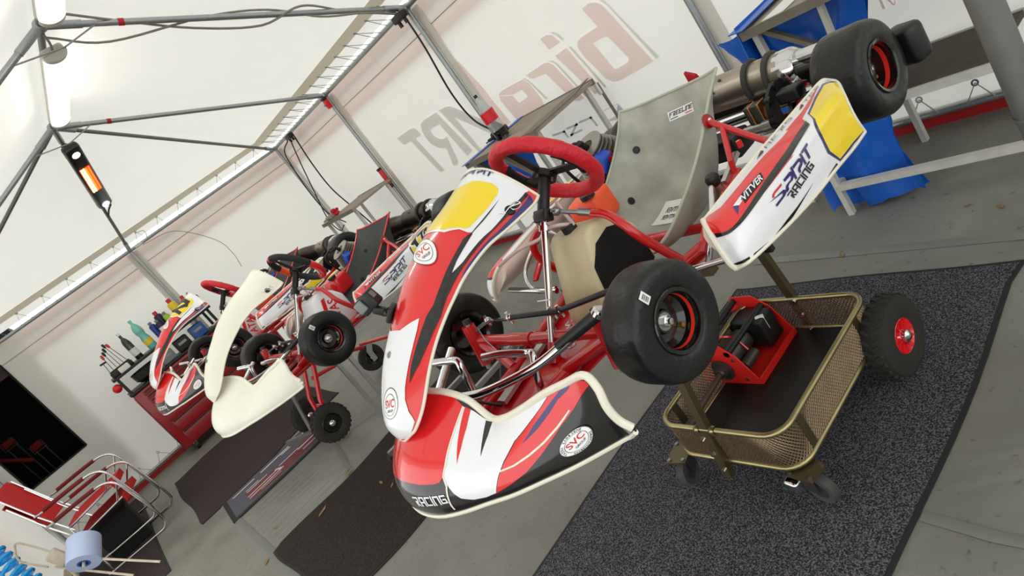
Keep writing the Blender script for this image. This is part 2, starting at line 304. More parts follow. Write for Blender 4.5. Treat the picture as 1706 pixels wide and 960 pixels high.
POD = [[(0.44, 0.2654, 0.0748), (0.45, 0.254, 0.071), (0.465, 0.2368, 0.0572), (0.485, 0.2153, 0.0274), (0.5, 0.2026, -0.0084), (0.507, 0.2044, -0.0288)],
       [(0.44, 0.283, 0.0734), (0.485, 0.2616, 0.0756), (0.525, 0.2439, 0.053), (0.537, 0.2289, 0.0306), (0.543, 0.2226, 0.0053), (0.543, 0.2228, -0.0211)],
       [(0.45, 0.4433, 0.0811), (0.495, 0.4088, 0.0815), (0.537, 0.3726, 0.0565), (0.549, 0.3584, 0.0274), (0.554, 0.354, -0.0033), (0.554, 0.3546, -0.0355)],
       [(0.46, 0.5857, 0.0845), (0.505, 0.5446, 0.0822), (0.547, 0.4914, 0.0659), (0.559, 0.4774, 0.0307), (0.564, 0.4744, -0.0056), (0.564, 0.4797, -0.0424)],
       [(0.47, 0.738, 0.0865), (0.515, 0.6921, 0.0833), (0.56, 0.6046, 0.0716), (0.57, 0.5909, 0.0354), (0.575, 0.5854, -0.0012), (0.575, 0.5864, -0.0391)],
       [(0.485, 0.8368, 0.0915), (0.53, 0.7881, 0.0887), (0.573, 0.7025, 0.0829), (0.582, 0.6822, 0.0405), (0.585, 0.6741, 0.0024), (0.585, 0.6717, -0.0375)],
       [(0.49, 0.8641, 0.0804), (0.535, 0.8206, 0.081), (0.579, 0.7465, 0.0733), (0.59, 0.7244, 0.0334), (0.595, 0.7186, 0.0013), (0.595, 0.7257, -0.0296)]]
def pod_surf(side=1):
    G = [[(side*x, y, z) for x, y, z in r] for r in POD]
    return Surf(G, -side)
SPIRIT = {'red': [[(0.261, 0.909), (0.082, 1.017), (0.021, 1.004), (-0.006, 0.844), (0.011, 0.713), (0.045, 0.635), (0.036, 0.776), (0.064, 0.836), (0.248, 0.747)]], 'navy': [[(-0.099, 0.756), (0.083, 0.571), (0.248, 0.407), (0.288, 0.191), (0.283, 0.01), (0.221, -0.077), (0.013, -0.104), (0.004, 0.14), (0.186, 0.117), (0.214, 0.178), (0.198, 0.297), (0.072, 0.482)], [(0.32, 0.93), (0.497, 0.852), (0.535, 0.742), (0.559, 0.518), (0.54, 0.281), (0.491, 0.176), (0.402, 0.247), (0.363, 0.179), (0.356, -0.028), (0.293, -0.057), (0.288, 0.191), (0.329, 0.406), (0.384, 0.408), (0.456, 0.37), (0.492, 0.453), (0.485, 0.604), (0.334, 0.691)], [(0.542, 0.989), (0.588, 0.947), (0.595, -0.042), (0.551, -0.025)], [(0.594, 0.908), (0.772, 0.858), (0.819, 0.717), (0.834, 0.465), (0.8, 0.254), (0.733, 0.189), (0.718, 0.018), (0.688, -0.035), (0.668, 0.279), (0.7, 0.416), (0.769, 0.474), (0.778, 0.593), (0.755, 0.677), (0.604, 0.678)], [(0.826, 0.981), (0.87, 0.946), (0.892, -0.005), (0.849, 0.023)], [(0.876, 0.976), (1.068, 1.035), (1.074, 0.828), (1.004, 0.8), (1.013, 0.04), (0.968, 0.012), (0.954, 0.812), (0.894, 0.786)]]}
DECAL = {'nassau': [('white', 1, [(0.8921, 0.4173), (0.9568, 0.4317), (1.0, 0.4922), (1.0, 0.5954), (1.0, 0.6975), (1.0, 0.7869), (1.0, 0.8896), (0.9847, 0.893), (0.9404, 0.8764), (0.8644, 0.8757), (0.7981, 0.8895), (0.7331, 0.8811), (0.6946, 0.8732), (0.6555, 0.8384), (0.6904, 0.8219), (0.7275, 0.8153), (0.7577, 0.8095), (0.762, 0.7974), (0.7564, 0.7749), (0.7536, 0.7183), (0.7345, 0.6351), (0.7235, 0.4403), (0.7914, 0.4245)]),
  ('yellow', 2, [(0.8933, 0.6471), (0.899, 0.7032), (0.8949, 0.7474), (0.882, 0.7602), (0.8398, 0.767), (0.7716, 0.7639), (0.7625, 0.7491), (0.7553, 0.6993), (0.7406, 0.6232), (0.7252, 0.4879), (0.7877, 0.4638), (0.8436, 0.4763), (0.8759, 0.5232), (0.887, 0.5797)]),
  ('black', 3, [(0.8756, 0.785), (0.8282, 0.7876), (0.762, 0.7974), (0.7379, 0.7767), (0.6908, 0.7845), (0.6243, 0.7932), (0.5331, 0.7986), (0.485, 0.7724), (0.4134, 0.7649), (0.3403, 0.7549), (0.3011, 0.7609), (0.3488, 0.8319), (0.4122, 0.8802), (0.4963, 0.9166), (0.5753, 0.8928), (0.6515, 0.9022), (0.7043, 0.9059), (0.7557, 0.913), (0.8278, 0.8987), (0.8703, 0.8985), (0.9477, 0.9034), (0.9469, 0.8766), (0.8652, 0.8736), (0.7981, 0.8895), (0.7331, 0.8811), (0.6859, 0.8725), (0.6555, 0.8384), (0.6904, 0.8219), (0.7275, 0.8153), (0.7635, 0.8032), (0.804, 0.801), (0.8413, 0.7943)]),
  ('navy', 3, [(0.9512, 0.9079), (0.9375, 0.9526), (0.9206, 0.9938), (0.8311, 1.0), (0.7609, 1.0), (0.7106, 1.0), (0.6708, 0.9828), (0.6169, 1.0), (0.6813, 0.9416), (0.7299, 0.949), (0.7981, 0.9449), (0.8543, 0.9344), (0.8901, 0.925)]),
  ('white', 3, [(0.4749, 0.7192), (0.4389, 0.7317), (0.3845, 0.7343), (0.3336, 0.7306), (0.2911, 0.7244), (0.2646, 0.7347), (0.232, 0.7867), (0.1981, 0.9018), (0.1469, 0.9101), (0.053, 0.9267), (0.0208, 0.5445), (0.0733, 0.3485), (0.1497, 0.3979), (0.2, 0.4146), (0.2698, 0.4202), (0.3355, 0.4283), (0.4022, 0.3978), (0.4215, 0.4488), (0.4337, 0.5674), (0.4556, 0.6464)])], 'nose': [('red', 1, [(0.4317, 0.6331), (0.2806, 0.6259), (0.1439, 0.4274), (0.5094, 1.0), (0.5411, 0.999), (0.5619, 0.9834), (0.5809, 0.9424), (0.5815, 0.8257), (0.5806, 0.7137), (0.5794, 0.585), (0.5779, 0.4757), (0.5753, 0.3902), (0.5703, 0.3575), (0.5628, 0.347), (0.5371, 0.3487), (0.5096, 0.3638), (0.4697, 0.3693), (0.446, 0.446), (0.4388, 0.554)]),
  ('white', 1, [(0.5837, 0.9388), (0.5826, 0.7252), (0.5809, 0.4942), (0.5772, 0.4002), (0.5818, 0.3307), (0.5887, 0.2514), (0.596, 0.188), (0.6129, 0.1318), (0.6314, 0.1179), (0.6505, 0.1461), (0.6629, 0.3349), (0.6763, 0.5023), (0.695, 0.6792), (0.7209, 0.7973), (0.7462, 0.8984), (0.7598, 0.9636), (0.7413, 0.9668), (0.7027, 0.9874), (0.6697, 0.9824), (0.6416, 0.9772), (0.6152, 0.9597), (0.5992, 0.954)]),
  ('red', 2, [(0.5848, 0.9452), (0.5943, 0.947), (0.5976, 0.804), (0.5984, 0.6234), (0.5964, 0.4968), (0.5915, 0.6716), (0.5876, 0.8179)]),
  ('black', 2, [(0.6202, 0.9536), (0.6345, 0.9646), (0.6358, 0.8231), (0.6323, 0.588), (0.627, 0.7649)]),
  ('red', 2, [(0.7609, 0.96), (0.7484, 0.8987), (0.7217, 0.7895), (0.6962, 0.6704), (0.6778, 0.4935), (0.664, 0.3328), (0.6511, 0.1442), (0.679, 0.2141), (0.7027, 0.2884), (0.7321, 0.423), (0.7682, 0.6132), (0.8109, 0.7981), (0.8373, 0.888), (0.8324, 0.9307), (0.8186, 0.9641), (0.799, 0.9783)]),
  ('navy', 3, [(0.8038, 0.9899), (0.7795, 0.9551), (0.7532, 0.8497), (0.7282, 0.7448), (0.7078, 0.6141), (0.7347, 0.6942), (0.7548, 0.7798), (0.7728, 0.8767), (0.7951, 0.9296)]),
  ('cream', 3, [(0.6687, 0.4092), (0.691, 0.4243), (0.7137, 0.4703), (0.7366, 0.5303), (0.7617, 0.6236), (0.7851, 0.7324), (0.7857, 0.7141), (0.7623, 0.5992), (0.7374, 0.5076), (0.7142, 0.4455), (0.6911, 0.4019), (0.6682, 0.3915)]),
  ('cream', 2, [(0.5809, 0.9424), (0.5837, 0.9388), (0.5826, 0.7252), (0.5809, 0.4942), (0.5772, 0.4002), (0.5818, 0.3307), (0.5756, 0.0709), (0.573, 0.0691), (0.579, 0.3227), (0.575, 0.3955), (0.5777, 0.4847), (0.5804, 0.7172)])], 'pod': [('red', 1, [(0.0058, 0.0349), (0.1673, 0.0166), (0.2117, 0.1294), (0.301, 0.1508), (0.4253, 0.1414), (0.5202, 0.1691), (0.6782, 0.1556), (0.6218, 0.2123), (0.6314, 0.2746), (0.5053, 0.332), (0.3521, 0.3502), (0.1682, 0.3952), (0.0271, 0.4317), (0.0054, 0.3126)]),
  ('red', 1, [(0.5469, 0.1338), (0.6418, 0.1287), (0.8041, 0.0247), (0.6744, 0.1692), (0.5843, 0.2084)]),
  ('black', 2, [(0.0271, 0.4317), (0.1698, 0.3908), (0.3537, 0.3461), (0.5053, 0.332), (0.6345, 0.2734), (0.6544, 0.3477), (0.5095, 0.4184), (0.3565, 0.4148), (0.1599, 0.4381), (0.0296, 0.4894)]),
  ('red', 1, [(0.344, 0.4095), (0.5084, 0.4219), (0.5277, 0.4338), (0.4436, 0.4286), (0.328, 0.4165)]),
  ('navy', 1, [(0.878, 0.1346), (0.8209, 0.0702), (0.7234, 0.1394), (0.6538, 0.2282), (0.6802, 0.3403), (0.6727, 0.5975), (0.6653, 0.7627), (0.7065, 0.983), (0.8464, 0.9682), (1.0, 0.9908), (1.0, 0.6008), (1.0, 0.3907), (1.0, 0.1942)]),
  ('yellow', 2, [(0.8829, 0.182), (0.8114, 0.1209), (0.7263, 0.1852), (0.6644, 0.26), (0.6939, 0.3654), (0.6842, 0.6171), (0.6804, 0.7674), (0.7105, 0.9504), (0.8385, 0.9404), (0.9956, 0.9601), (0.9815, 0.6019), (0.9863, 0.3932), (0.9797, 0.213)]),
  ('black', 1, [(0.1857, 0.9445), (0.2736, 0.9753), (0.3485, 0.9304), (0.4109, 0.9094), (0.5334, 0.8554), (0.4519, 0.9105), (0.3825, 0.9637), (0.3245, 0.9822), (0.2634, 1.0), (0.1704, 1.0)]),
  ('black', 1, [(0.6817, 0.9497), (0.688, 1.0), (0.5518, 1.0), (0.4616, 1.0), (0.3823, 1.0), (0.273, 1.0), (0.326, 0.9873), (0.3895, 0.9792), (0.5003, 0.9766), (0.5787, 0.9812)]),
  ('red', 1, [(0.688, 1.0), (0.9959, 1.0), (0.982, 1.0), (0.6951, 1.0), (0.5477, 1.0), (0.4184, 1.0), (0.3813, 1.0), (0.4605, 1.0), (0.5507, 1.0)]),
  ('black', 1, [(0.0173, 0.8593), (0.1606, 0.9294), (0.1573, 0.9848), (0.0397, 0.9287)])]}
ANCHOR = {'pod': {'spirit': [(0.3412, 0.6679), (0.5783, 0.6154), (0.3492, 0.5185)], 'racing': [(0.4151, 0.7814), (0.573, 0.7221), (0.4059, 0.6865)], 'vitver': [(0.2582, 0.3106), (0.3599, 0.3252), (0.2646, 0.2515)], 'flag': [(0.2162, 0.3427), (0.2554, 0.338), (0.2272, 0.2559)], 'toptext': [(0.3937, 0.0397), (0.6059, 0.0275), (0.3984, 0.0)], 'toptext2': [(0.6226, 0.0), (0.805, 0.0), (0.6217, 0.0)], 'number': [(0.7239, 0.6173), (0.9948, 0.6094), (0.7065, 0.3307)]}, 
 'nassau': {'spirit': [(0.8716, 0.5063), (0.9079, 0.6505), (0.882, 0.4317)], 'svc_low': [(0.2407, 0.5633), (0.2495, 0.6669), (0.2879, 0.5578)], 'svc_up': [(0.6874, 0.5484), (0.7062, 0.6107), (0.7132, 0.4252)], 'pin': [(0.8686, 0.8791), (0.8848, 0.8769), (0.8607, 0.8866)], 'bolt': [(0.3655, 0.502), (0.3655, 0.5194), (0.3604, 0.5075)], 'mount': [(0.4892, 0.3669), (0.4539, 0.4874), (0.4914, 0.4842)]}, 
 'nose': {'racing': [(0.5201, 0.1669), (0.5736, 0.1699), (0.5189, 0.2505)], 'svc': [(0.777, 0.377), (0.8025, 0.4571), (0.7696, 0.4873)]}}
WALLPRINT = [('print_grey', [(-6.301, 1.446), (-5.942, 1.446), (-5.899, 1.438), (-5.873, 1.404), (-5.858, 1.341), (-5.991, 1.344), (-5.903, 0.936), (-5.996, 0.932), (-6.101, 1.346), (-6.242, 1.348), (-6.27, 1.361)]),
  ('print_grey', [(-5.405, 1.437), (-5.658, 1.443), (-5.74, 1.429), (-5.796, 1.383), (-5.827, 1.296), (-5.806, 1.206), (-5.727, 1.145), (-5.629, 1.114), (-5.72, 0.933), (-5.64, 0.929), (-5.595, 0.954), (-5.497, 1.206), (-5.569, 1.2), (-5.628, 1.217), (-5.679, 1.268), (-5.676, 1.321), (-5.651, 1.339), (-5.477, 1.335), (-5.408, 0.955), (-5.278, 0.981)]),
  ('print_grey', [(-5.345, 1.439), (-5.224, 1.431), (-5.158, 1.413), (-5.106, 1.371), (-4.744, 1.059), (-4.848, 0.993), (-5.201, 1.311), (-5.151, 0.9), (-5.2, 0.894)]),
  ('print_red', [(-3.259, 1.452), (-3.193, 1.458), (-3.136, 1.44), (-3.099, 1.401), (-2.982, 0.944), (-3.295, 0.932), (-3.358, 0.944), (-3.402, 0.981), (-3.469, 1.192), (-3.471, 1.26), (-3.448, 1.295), (-3.333, 1.229), (-3.295, 1.022), (-3.276, 1.011), (-3.16, 1.015), (-3.139, 1.033), (-3.194, 1.217), (-3.213, 1.229), (-3.333, 1.232), (-3.446, 1.296), (-3.4, 1.306), (-3.224, 1.306)]),
  ('print_grey', [(-3.098, 1.436), (-3.068, 1.421), (-2.923, 0.95), (-2.953, 0.949), (-3.067, 1.39)]),
  ('print_red', [(-3.735, 1.447), (-3.662, 1.445), (-3.615, 1.423), (-3.588, 1.354), (-3.716, 1.354)]),
  ('print_grey', [(-3.621, 1.443), (-3.586, 1.436), (-3.557, 1.406), (-3.538, 1.355), (-3.561, 1.357), (-3.58, 1.407)]),
  ('print_red', [(-3.702, 1.296), (-3.565, 1.299), (-3.491, 0.929), (-3.572, 0.925)]),
  ('print_grey', [(-3.542, 1.297), (-3.52, 1.295), (-3.438, 0.938), (-3.46, 0.938)]),
  ('print_red', [(-4.079, 1.29), (-3.845, 1.294), (-3.801, 1.284), (-3.765, 1.248), (-3.683, 0.938), (-3.743, 0.936), (-3.794, 0.955), (-3.882, 1.219), (-3.926, 1.23), (-4.031, 1.238), (-4.058, 1.259)]),
  ('print_grey', [(-3.794, 1.291), (-3.753, 1.279), (-3.719, 1.241), (-3.646, 0.942), (-3.67, 0.943), (-3.744, 1.252)]),
  ('print_red', [(-4.146, 1.278), (-4.427, 1.289), (-4.489, 1.273), (-4.492, 1.268), (-4.348, 1.218), (-4.222, 1.215), (-4.205, 1.202), (-4.2, 1.145), (-4.33, 1.138), (-4.352, 1.214), (-4.495, 1.264), (-4.512, 1.213), (-4.475, 1.005), (-4.097, 1.018), (-4.078, 1.076), (-4.097, 1.231)]),
  ('print_grey', [(-4.145, 1.289), (-4.097, 1.269), (-4.069, 1.22), (-4.014, 1.064), (-4.044, 1.062), (-4.092, 1.235)]),
  ('print_red', [(-4.751, 1.686), (-4.675, 1.667), (-4.608, 1.387), (-4.596, 1.258), (-4.562, 1.035), (-4.67, 1.029), (-4.72, 1.333)]),
  ('print_grey', [(-3.873, 0.8), (-3.724, 0.796), (-3.729, 0.779), (-3.877, 0.782)]),
  ('print_grey', [(-3.728, 0.798), (-3.713, 0.714), (-3.737, 0.709), (-3.752, 0.793)]),
  ('print_grey', [(-4.03, 0.798), (-3.892, 0.795), (-3.896, 0.777), (-4.034, 0.78)]),
  ('print_grey', [(-3.889, 0.785), (-4.026, 0.717), (-4.04, 0.731), (-3.902, 0.799)]),
  ('print_grey', [(-4.033, 0.738), (-3.883, 0.74), (-3.887, 0.723), (-4.037, 0.72)]),
  ('print_grey', [(-4.214, 0.798), (-4.055, 0.785), (-4.062, 0.767), (-4.221, 0.779)]),
  ('print_grey', [(-4.059, 0.788), (-4.055, 0.722), (-4.083, 0.719), (-4.086, 0.784)]),
  ('print_bluegrey', [(-3.433, 0.795), (-3.509, 0.728), (-3.416, 0.732)]),
  ('print_red', [(-3.651, 0.717), (-3.513, 0.723), (-3.485, 0.683)]),
  ('print_bluegrey', [(-3.656, 0.794), (-3.43, 0.797), (-3.43, 0.793), (-3.656, 0.789)]),
  ('print_red', [(-1.646, 0.722), (-1.635, 0.717), (-1.637, 0.661), (-1.648, 0.66)]),
  ('print_red', [(-1.616, 0.707), (-1.603, 0.7), (-1.596, 0.663), (-1.583, 0.684), (-1.586, 0.668), (-1.594, 0.657), (-1.603, 0.661)])]
# ---------------- flat print: decals on curved sheets, lettering ----------------
def tess(polys, nu=28, nv=28, tris=None):
    bm = bmesh.new()
    for P in polys:
        vs = [bm.verts.new((p[0], p[1], 0)) for p in P]
        if len(vs) > 2: bm.faces.new(vs)
    if tris:
        V, F = tris; vs = [bm.verts.new((p[0], p[1], 0)) for p in V]
        for f in F:
            try: bm.faces.new([vs[i] for i in f])
            except Exception: pass
    bm.normal_update(); bmesh.ops.triangulate(bm, faces=bm.faces[:], ngon_method='EAR_CLIP')
    for ax, n in ((0, nu), (1, nv)):
        if not n: continue
        lo = min(v.co[ax] for v in bm.verts); hi = max(v.co[ax] for v in bm.verts)
        for k in range(1, n):
            c = k/n
            if lo < c < hi:
                co = [0, 0, 0]; no = [0, 0, 0]; co[ax] = c; no[ax] = 1
                bmesh.ops.bisect_plane(bm, geom=bm.verts[:]+bm.edges[:]+bm.faces[:], dist=1e-6, plane_co=co, plane_no=no)
    bm.verts.index_update(); V = [(v.co.x, v.co.y) for v in bm.verts]; F = [[v.index for v in f.verts] for f in bm.faces]; bm.free()
    return V, F
PRINTS = {}
def on_surf(name, mt, S, polys, layer, parent, nu=40, nv=28, tris=None):
    key = (mt, id(S), layer, repr(polys), repr(tris[0]) if tris else '')
    if key not in PRINTS:
        V, F = tess(polys, nu, nv, tris); b = MB(); b.recalc = False
        U = np.clip(np.array([p[0] for p in V]), 0, 1); W = np.clip(np.array([p[1] for p in V]), 0, 1)
        Q = S.ev(U, W); N = S.nv(U, W); b.add(Q+N*(.0006+.0005*layer), F); me = b.mesh(name, mt)
        PRINTS[key] = me
    return link(name, PRINTS[key], parent)
def text_tris(txt, spacing=1.0):
    """lettering as flat triangles, scaled to the unit square"""
    c = bpy.data.curves.new('t', 'FONT'); c.body = txt; c.offset = .018; c.resolution_u = 3; c.space_character = spacing
    o = bpy.data.objects.new('t', c); COL.objects.link(o); dg = bpy.context.evaluated_depsgraph_get(); me = o.evaluated_get(dg).to_mesh()
    V = [(v.co.x, v.co.y) for v in me.vertices]; F = [list(p.vertices) for p in me.polygons]
    o.evaluated_get(dg).to_mesh_clear(); bpy.data.objects.remove(o); bpy.data.curves.remove(c)
    if not V: return [], []
    x0 = min(v[0] for v in V); x1 = max(v[0] for v in V); y0 = min(v[1] for v in V); y1 = max(v[1] for v in V)
    return [((x-x0)/(x1-x0), (y-y0)/(y1-y0)) for x, y in V], F
STROKE = {'R': [[(0, .95), (.62, .95), (.62, .5), (.25, .5)], [(.25, .5), (.25, 0)], [(.3, .48), (.66, 0)]], 'A': [[(0, 0), (0, .95), (.62, .95), (.62, 0)], [(0, .42), (.62, .42)]], 'C': [[(.62, .93), (0, .93), (0, .07), (.62, .07)]],
          'I': [[(0, 0), (0, 1)]], 'N': [[(0, 0), (0, .93), (.62, .93), (.62, 0)]], 'G': [[(.62, .93), (0, .93), (0, .07), (.62, .07), (.62, .5), (.3, .5)]], 'S': [[(.62, .93), (0, .93), (0, .5), (.62, .5), (.62, .07), (0, .07)]],
          'P': [[(0, .93), (.62, .93), (.62, .45), (.2, .45), (.2, 0)]], 'T': [[(0, .93), (.62, .93)], [(.31, .93), (.31, 0)]], '1': [[(.1, .75), (.35, 1), (.35, 0)]], '7': [[(0, .9), (.6, .9), (.3, 0)]], '0': [[(0, .08), (0, .92), (.6, .92), (.6, .08), (0, .08)]],
          '2': [[(0, .8), (.1, .93), (.55, .93), (.6, .75), (.0, .07), (.65, .07)]], 'F': [[(.62, .93), (0, .93), (0, 0)], [(0, .5), (.5, .5)]], 'L': [[(0, 1), (0, .07), (.55, .07)]], 'E': [[(.62, .93), (0, .93), (0, .07), (.62, .07)], [(0, .5), (.5, .5)]]}
def stroke_text(txt, th=.2, gap=.34, slant=0., norm=True):
    quads = []; x = 0
    for ch in txt:
        if ch == ' ': x += .5; continue
        wd = max(p[0] for l in STROKE[ch] for p in l)
        for l in STROKE[ch]:
            for a, b in zip(l, l[1:]):
                a = np.array(a); b = np.array(b); d = b-a; d = d/np.linalg.norm(d); n = np.array([-d[1], d[0]])*th/2; e = d*th*.5
                q = [a-n-e, b-n+e, b+n+e, a+n-e]; quads.append([(p[0]+x+slant*p[1], p[1]) for p in q])
        x += wd+gap
    X = x-gap
    if norm: quads = [[(p[0]/X, p[1]) for p in q] for q in quads]
    return quads
def aff(P, a): 
    p0, p1, p2 = [np.array(q) for q in a]
    return [tuple(p0+(p1-p0)*p[0]+(p2-p0)*p[1]) for p in P]
def flat_print(name, mt, parent, o, x, y, polys=None, tris=None, off=.001):
    """flat lettering in a plane: origin, x vector, y vector"""
    V, F = tess(polys or [], 0, 0, tris); o = Vector(o); x = Vector(x); y = Vector(y); n = x.cross(y).normalized(); b = MB(); b.recalc = False
    b.add([o+x*p[0]+y*p[1]+n*off for p in V], F); return b.build(name, mt, parent, smooth=False)
def ring_poly(r0, r1, n=36):
    return [[(math.cos(2*PI*k/n)*r0, math.sin(2*PI*k/n)*r0), (math.cos(2*PI*(k+1)/n)*r0, math.sin(2*PI*(k+1)/n)*r0), (math.cos(2*PI*(k+1)/n)*r1, math.sin(2*PI*(k+1)/n)*r1), (math.cos(2*PI*k/n)*r1, math.sin(2*PI*k/n)*r1)] for k in range(n)]
TXT = {}
def txt(t):
    if t not in TXT: TXT[t] = text_tris(t)
    return TXT[t]
def arc_text(t, a0, a1, r, h, inside=False):
    """letters set along an arc (angles in degrees)"""
    Vs = []; Fs = []; n = len(t)
    for i, ch in enumerate(t):
        if ch == ' ': continue
        V, F = txt(ch); a = math.radians(a0+(a1-a0)*(i+.5)/n); o = len(Vs); wd = abs(math.radians(a1-a0))*r/n*.8
        for x, y in V:
            xx = (x-.5)*wd
            if inside: rr = r-y*h; ang = a+xx/r; 
            else: rr = r+y*h; ang = a-xx/r
            Vs.append((math.cos(ang)*rr, math.sin(ang)*rr))
        Fs += [[k+o for k in f] for f in F]
    return Vs, Fs
def badge(S, anchor, parent, full=True, nu=60, nv=60):
    """round sponsor sticker: disc, ring, red letters and lettering around"""
    c, px, py = [np.array(q) for q in anchor]; ex = px-c; ey = py-c
    def m(P): return [tuple(c+ex*p[0]+ey*p[1]) for p in P]
    disc = [[(math.cos(2*PI*k/40), math.sin(2*PI*k/40)) for k in range(40)]]
    o = on_surf('sticker', 'sticker', S, [m(P) for P in disc], 4, parent, nu, nv)
    on_surf('sticker_ring', 'ink', S, [m(P) for P in ring_poly(.68, .71)+ring_poly(.96, 1)], 5, parent, nu, nv)
    for t, mt_, b in (('SVC', 'svc_red', (-.55, -.1, 1.1, .52)), ('GROUP', 'ink', (-.32, -.42, .72, .2))):
        V, F = txt(t); on_surf('sticker_letters', mt_, S, [], 5, parent, nu, nv, tris=(m([(b[0]+x*b[2], b[1]+y*b[3]) for x, y in V]), F))
    if full:
        V, F = arc_text('TAŽNÁ ZAŘÍZENÍ', 195, 35, .76, .16); on_surf('sticker_letters', 'ink', S, [], 5, parent, 0, 0, tris=(m(V), F))
        V, F = arc_text('www.svcgroup.cz', 222, 345, .93, .15, True); on_surf('sticker_letters', 'ink', S, [], 5, parent, 0, 0, tris=(m(V), F))
# ---------------- karts ----------------
def sym(P, ax):
    """make an outline traced on one half symmetric about the middle (0.5)"""
    n = len(P); keep = [p[ax] >= .5 for p in P]; s = next(i for i in range(n) if keep[i] and not keep[i-1]); run = []
    for k in range(n):
        p = P[(s+k) % n]
        if not keep[(s+k) % n]: break
        run.append(p)
    mir = [tuple((1-q if i == ax else q) for i, q in enumerate(p)) for p in run[::-1]]
    return run+mir
def mirror(P, ax): return [tuple((1-q if i == ax else q) for i, q in enumerate(p)) for p in P[::-1]]
def wheel_parts(r, w, rim=.066, worn=False, sticker=True):
    """tyre, rim and nut meshes, axis along x, outer face towards +x"""
    h = w/2; tp = [(rim, h*.80), (rim+.006, h*.93), (rim+.018, h*.985), (.72*r, h), (.86*r, h*.985), (.94*r, h*.9), (.98*r, h*.76), (r, h*.5)]
    prof = tp+[(r, 0)]+[(a, -b) for a, b in tp[::-1]]
    out = {}
    out['tyre'] = MB().lathe(prof, axis=(1, 0, 0), n=44, closed=True).mesh('tyre', 'rubber_worn' if worn else 'rubber')
    b = MB().lathe([(rim-.003, h*.84), (rim+.006, h*.95), (rim+.004, h*1.0), (rim-.004, h*.97), (rim-.007, h*.8), (rim-.01, h*.3), (rim-.022, h*.08), (.028, h*.05), (.024, h*.2), (.0, h*.2)], axis=(1, 0, 0), n=36)
    b.lathe([(rim+.004, -h*.98), (rim-.006, -h*.9), (rim-.01, -h*.2), (rim-.02, h*.02), (0, h*.02)], axis=(1, 0, 0), n=36)
    out['rim'] = b.mesh('rim', 'rim_black'); out['rim_stripe'] = MB().lathe([(rim-.0078, h*.72), (rim-.0092, h*.38)], axis=(1, 0, 0), n=36).mesh('rim_stripe', 'rim_red')
    b = MB().lathe([(.013, h*.1), (.013, h*.36), (.010, h*.4), (0, h*.4)], axis=(1, 0, 0), n=6); b.lathe([(.007, h*.3), (.007, h*.55), (0, h*.57)], axis=(1, 0, 0), n=12); b.lathe([(.02, h*.12), (.02, h*.2), (0, h*.2)], axis=(1, 0, 0), n=16)
    out['wheel_nut'] = b.mesh('wheel_nut', 'chrome')
    out['valve'] = MB().cyl((h*.1, .03, -.035), (h*.35, .03, -.035), .0055, 10).mesh('valve', 'brass')
    return out
def paddle(S, uv, sx, name, mt, parent, layer=4): return on_surf(name, mt, S, [uv], layer, parent)
NS, FS, PL, PR = nassau_surf(), nose_surf(), pod_surf(1), pod_surf(-1)
WF = wheel_parts(.133, .11, worn=True); WFN = wheel_parts(.133, .11); WR = wheel_parts(.138, .148, .07, worn=True)
def put_wheel(parent, loc, W, outer, name, label=None):
    t = link(name, W['tyre'], parent, loc, (0, 0, 0 if outer > 0 else PI))
    for k in ('rim', 'rim_stripe', 'wheel_nut', 'valve'): link(k, W[k], t)
    return t
def seat_sheet():
    # rim line (half width, back, height) and middle line (back, height) from the top of the back to the front lip
    st = [((.21, .868, .232), (.872, .222)), ((.198, .80, .185), (.845, .13)), ((.196, .72, .135), (.80, .02)), ((.198, .645, .094), (.74, -.05)), ((.198, .56, .055), (.65, -.085)),
          ((.192, .47, .018), (.55, -.09)), ((.178, .40, -.012), (.45, -.082)), ((.15, .36, -.03), (.385, -.06))]
    G = []
    for (h, b, c), (mb, mc) in st:
        row = []
        for u in (-1, -.97, -.9, -.7, -.4, 0, .4, .7, .9, .97, 1):
            k = abs(u)**4; a = h*(abs(u)**.8)*(1 if u > 0 else -1); row.append((a, mb+(b-mb)*k, mc+(c-mc)*k))
        G.append(row)
    return Surf(G, 1)
SEAT = seat_sheet()
def torus(R, r, c, nrm, a0=0, a1=2*PI, n=48, m=12, wob=0.):
    z = Vector(nrm).normalized(); x = Vector((1, 0, 0)); x = (x-z*x.dot(z)).normalized(); y = z.cross(x); P = []
    full = abs(a1-a0-2*PI) < 1e-3; k = n if full else n+1; rr = []
    for i in range(k):
        a = a0+(a1-a0)*i/n; P.append(Vector(c)+(x*math.cos(a)+y*math.sin(a))*R); rr.append(r*(1+wob*math.sin(i*2.7)*math.cos(i*1.3)))
    return MB().tube(P, rr, m, closed=full)
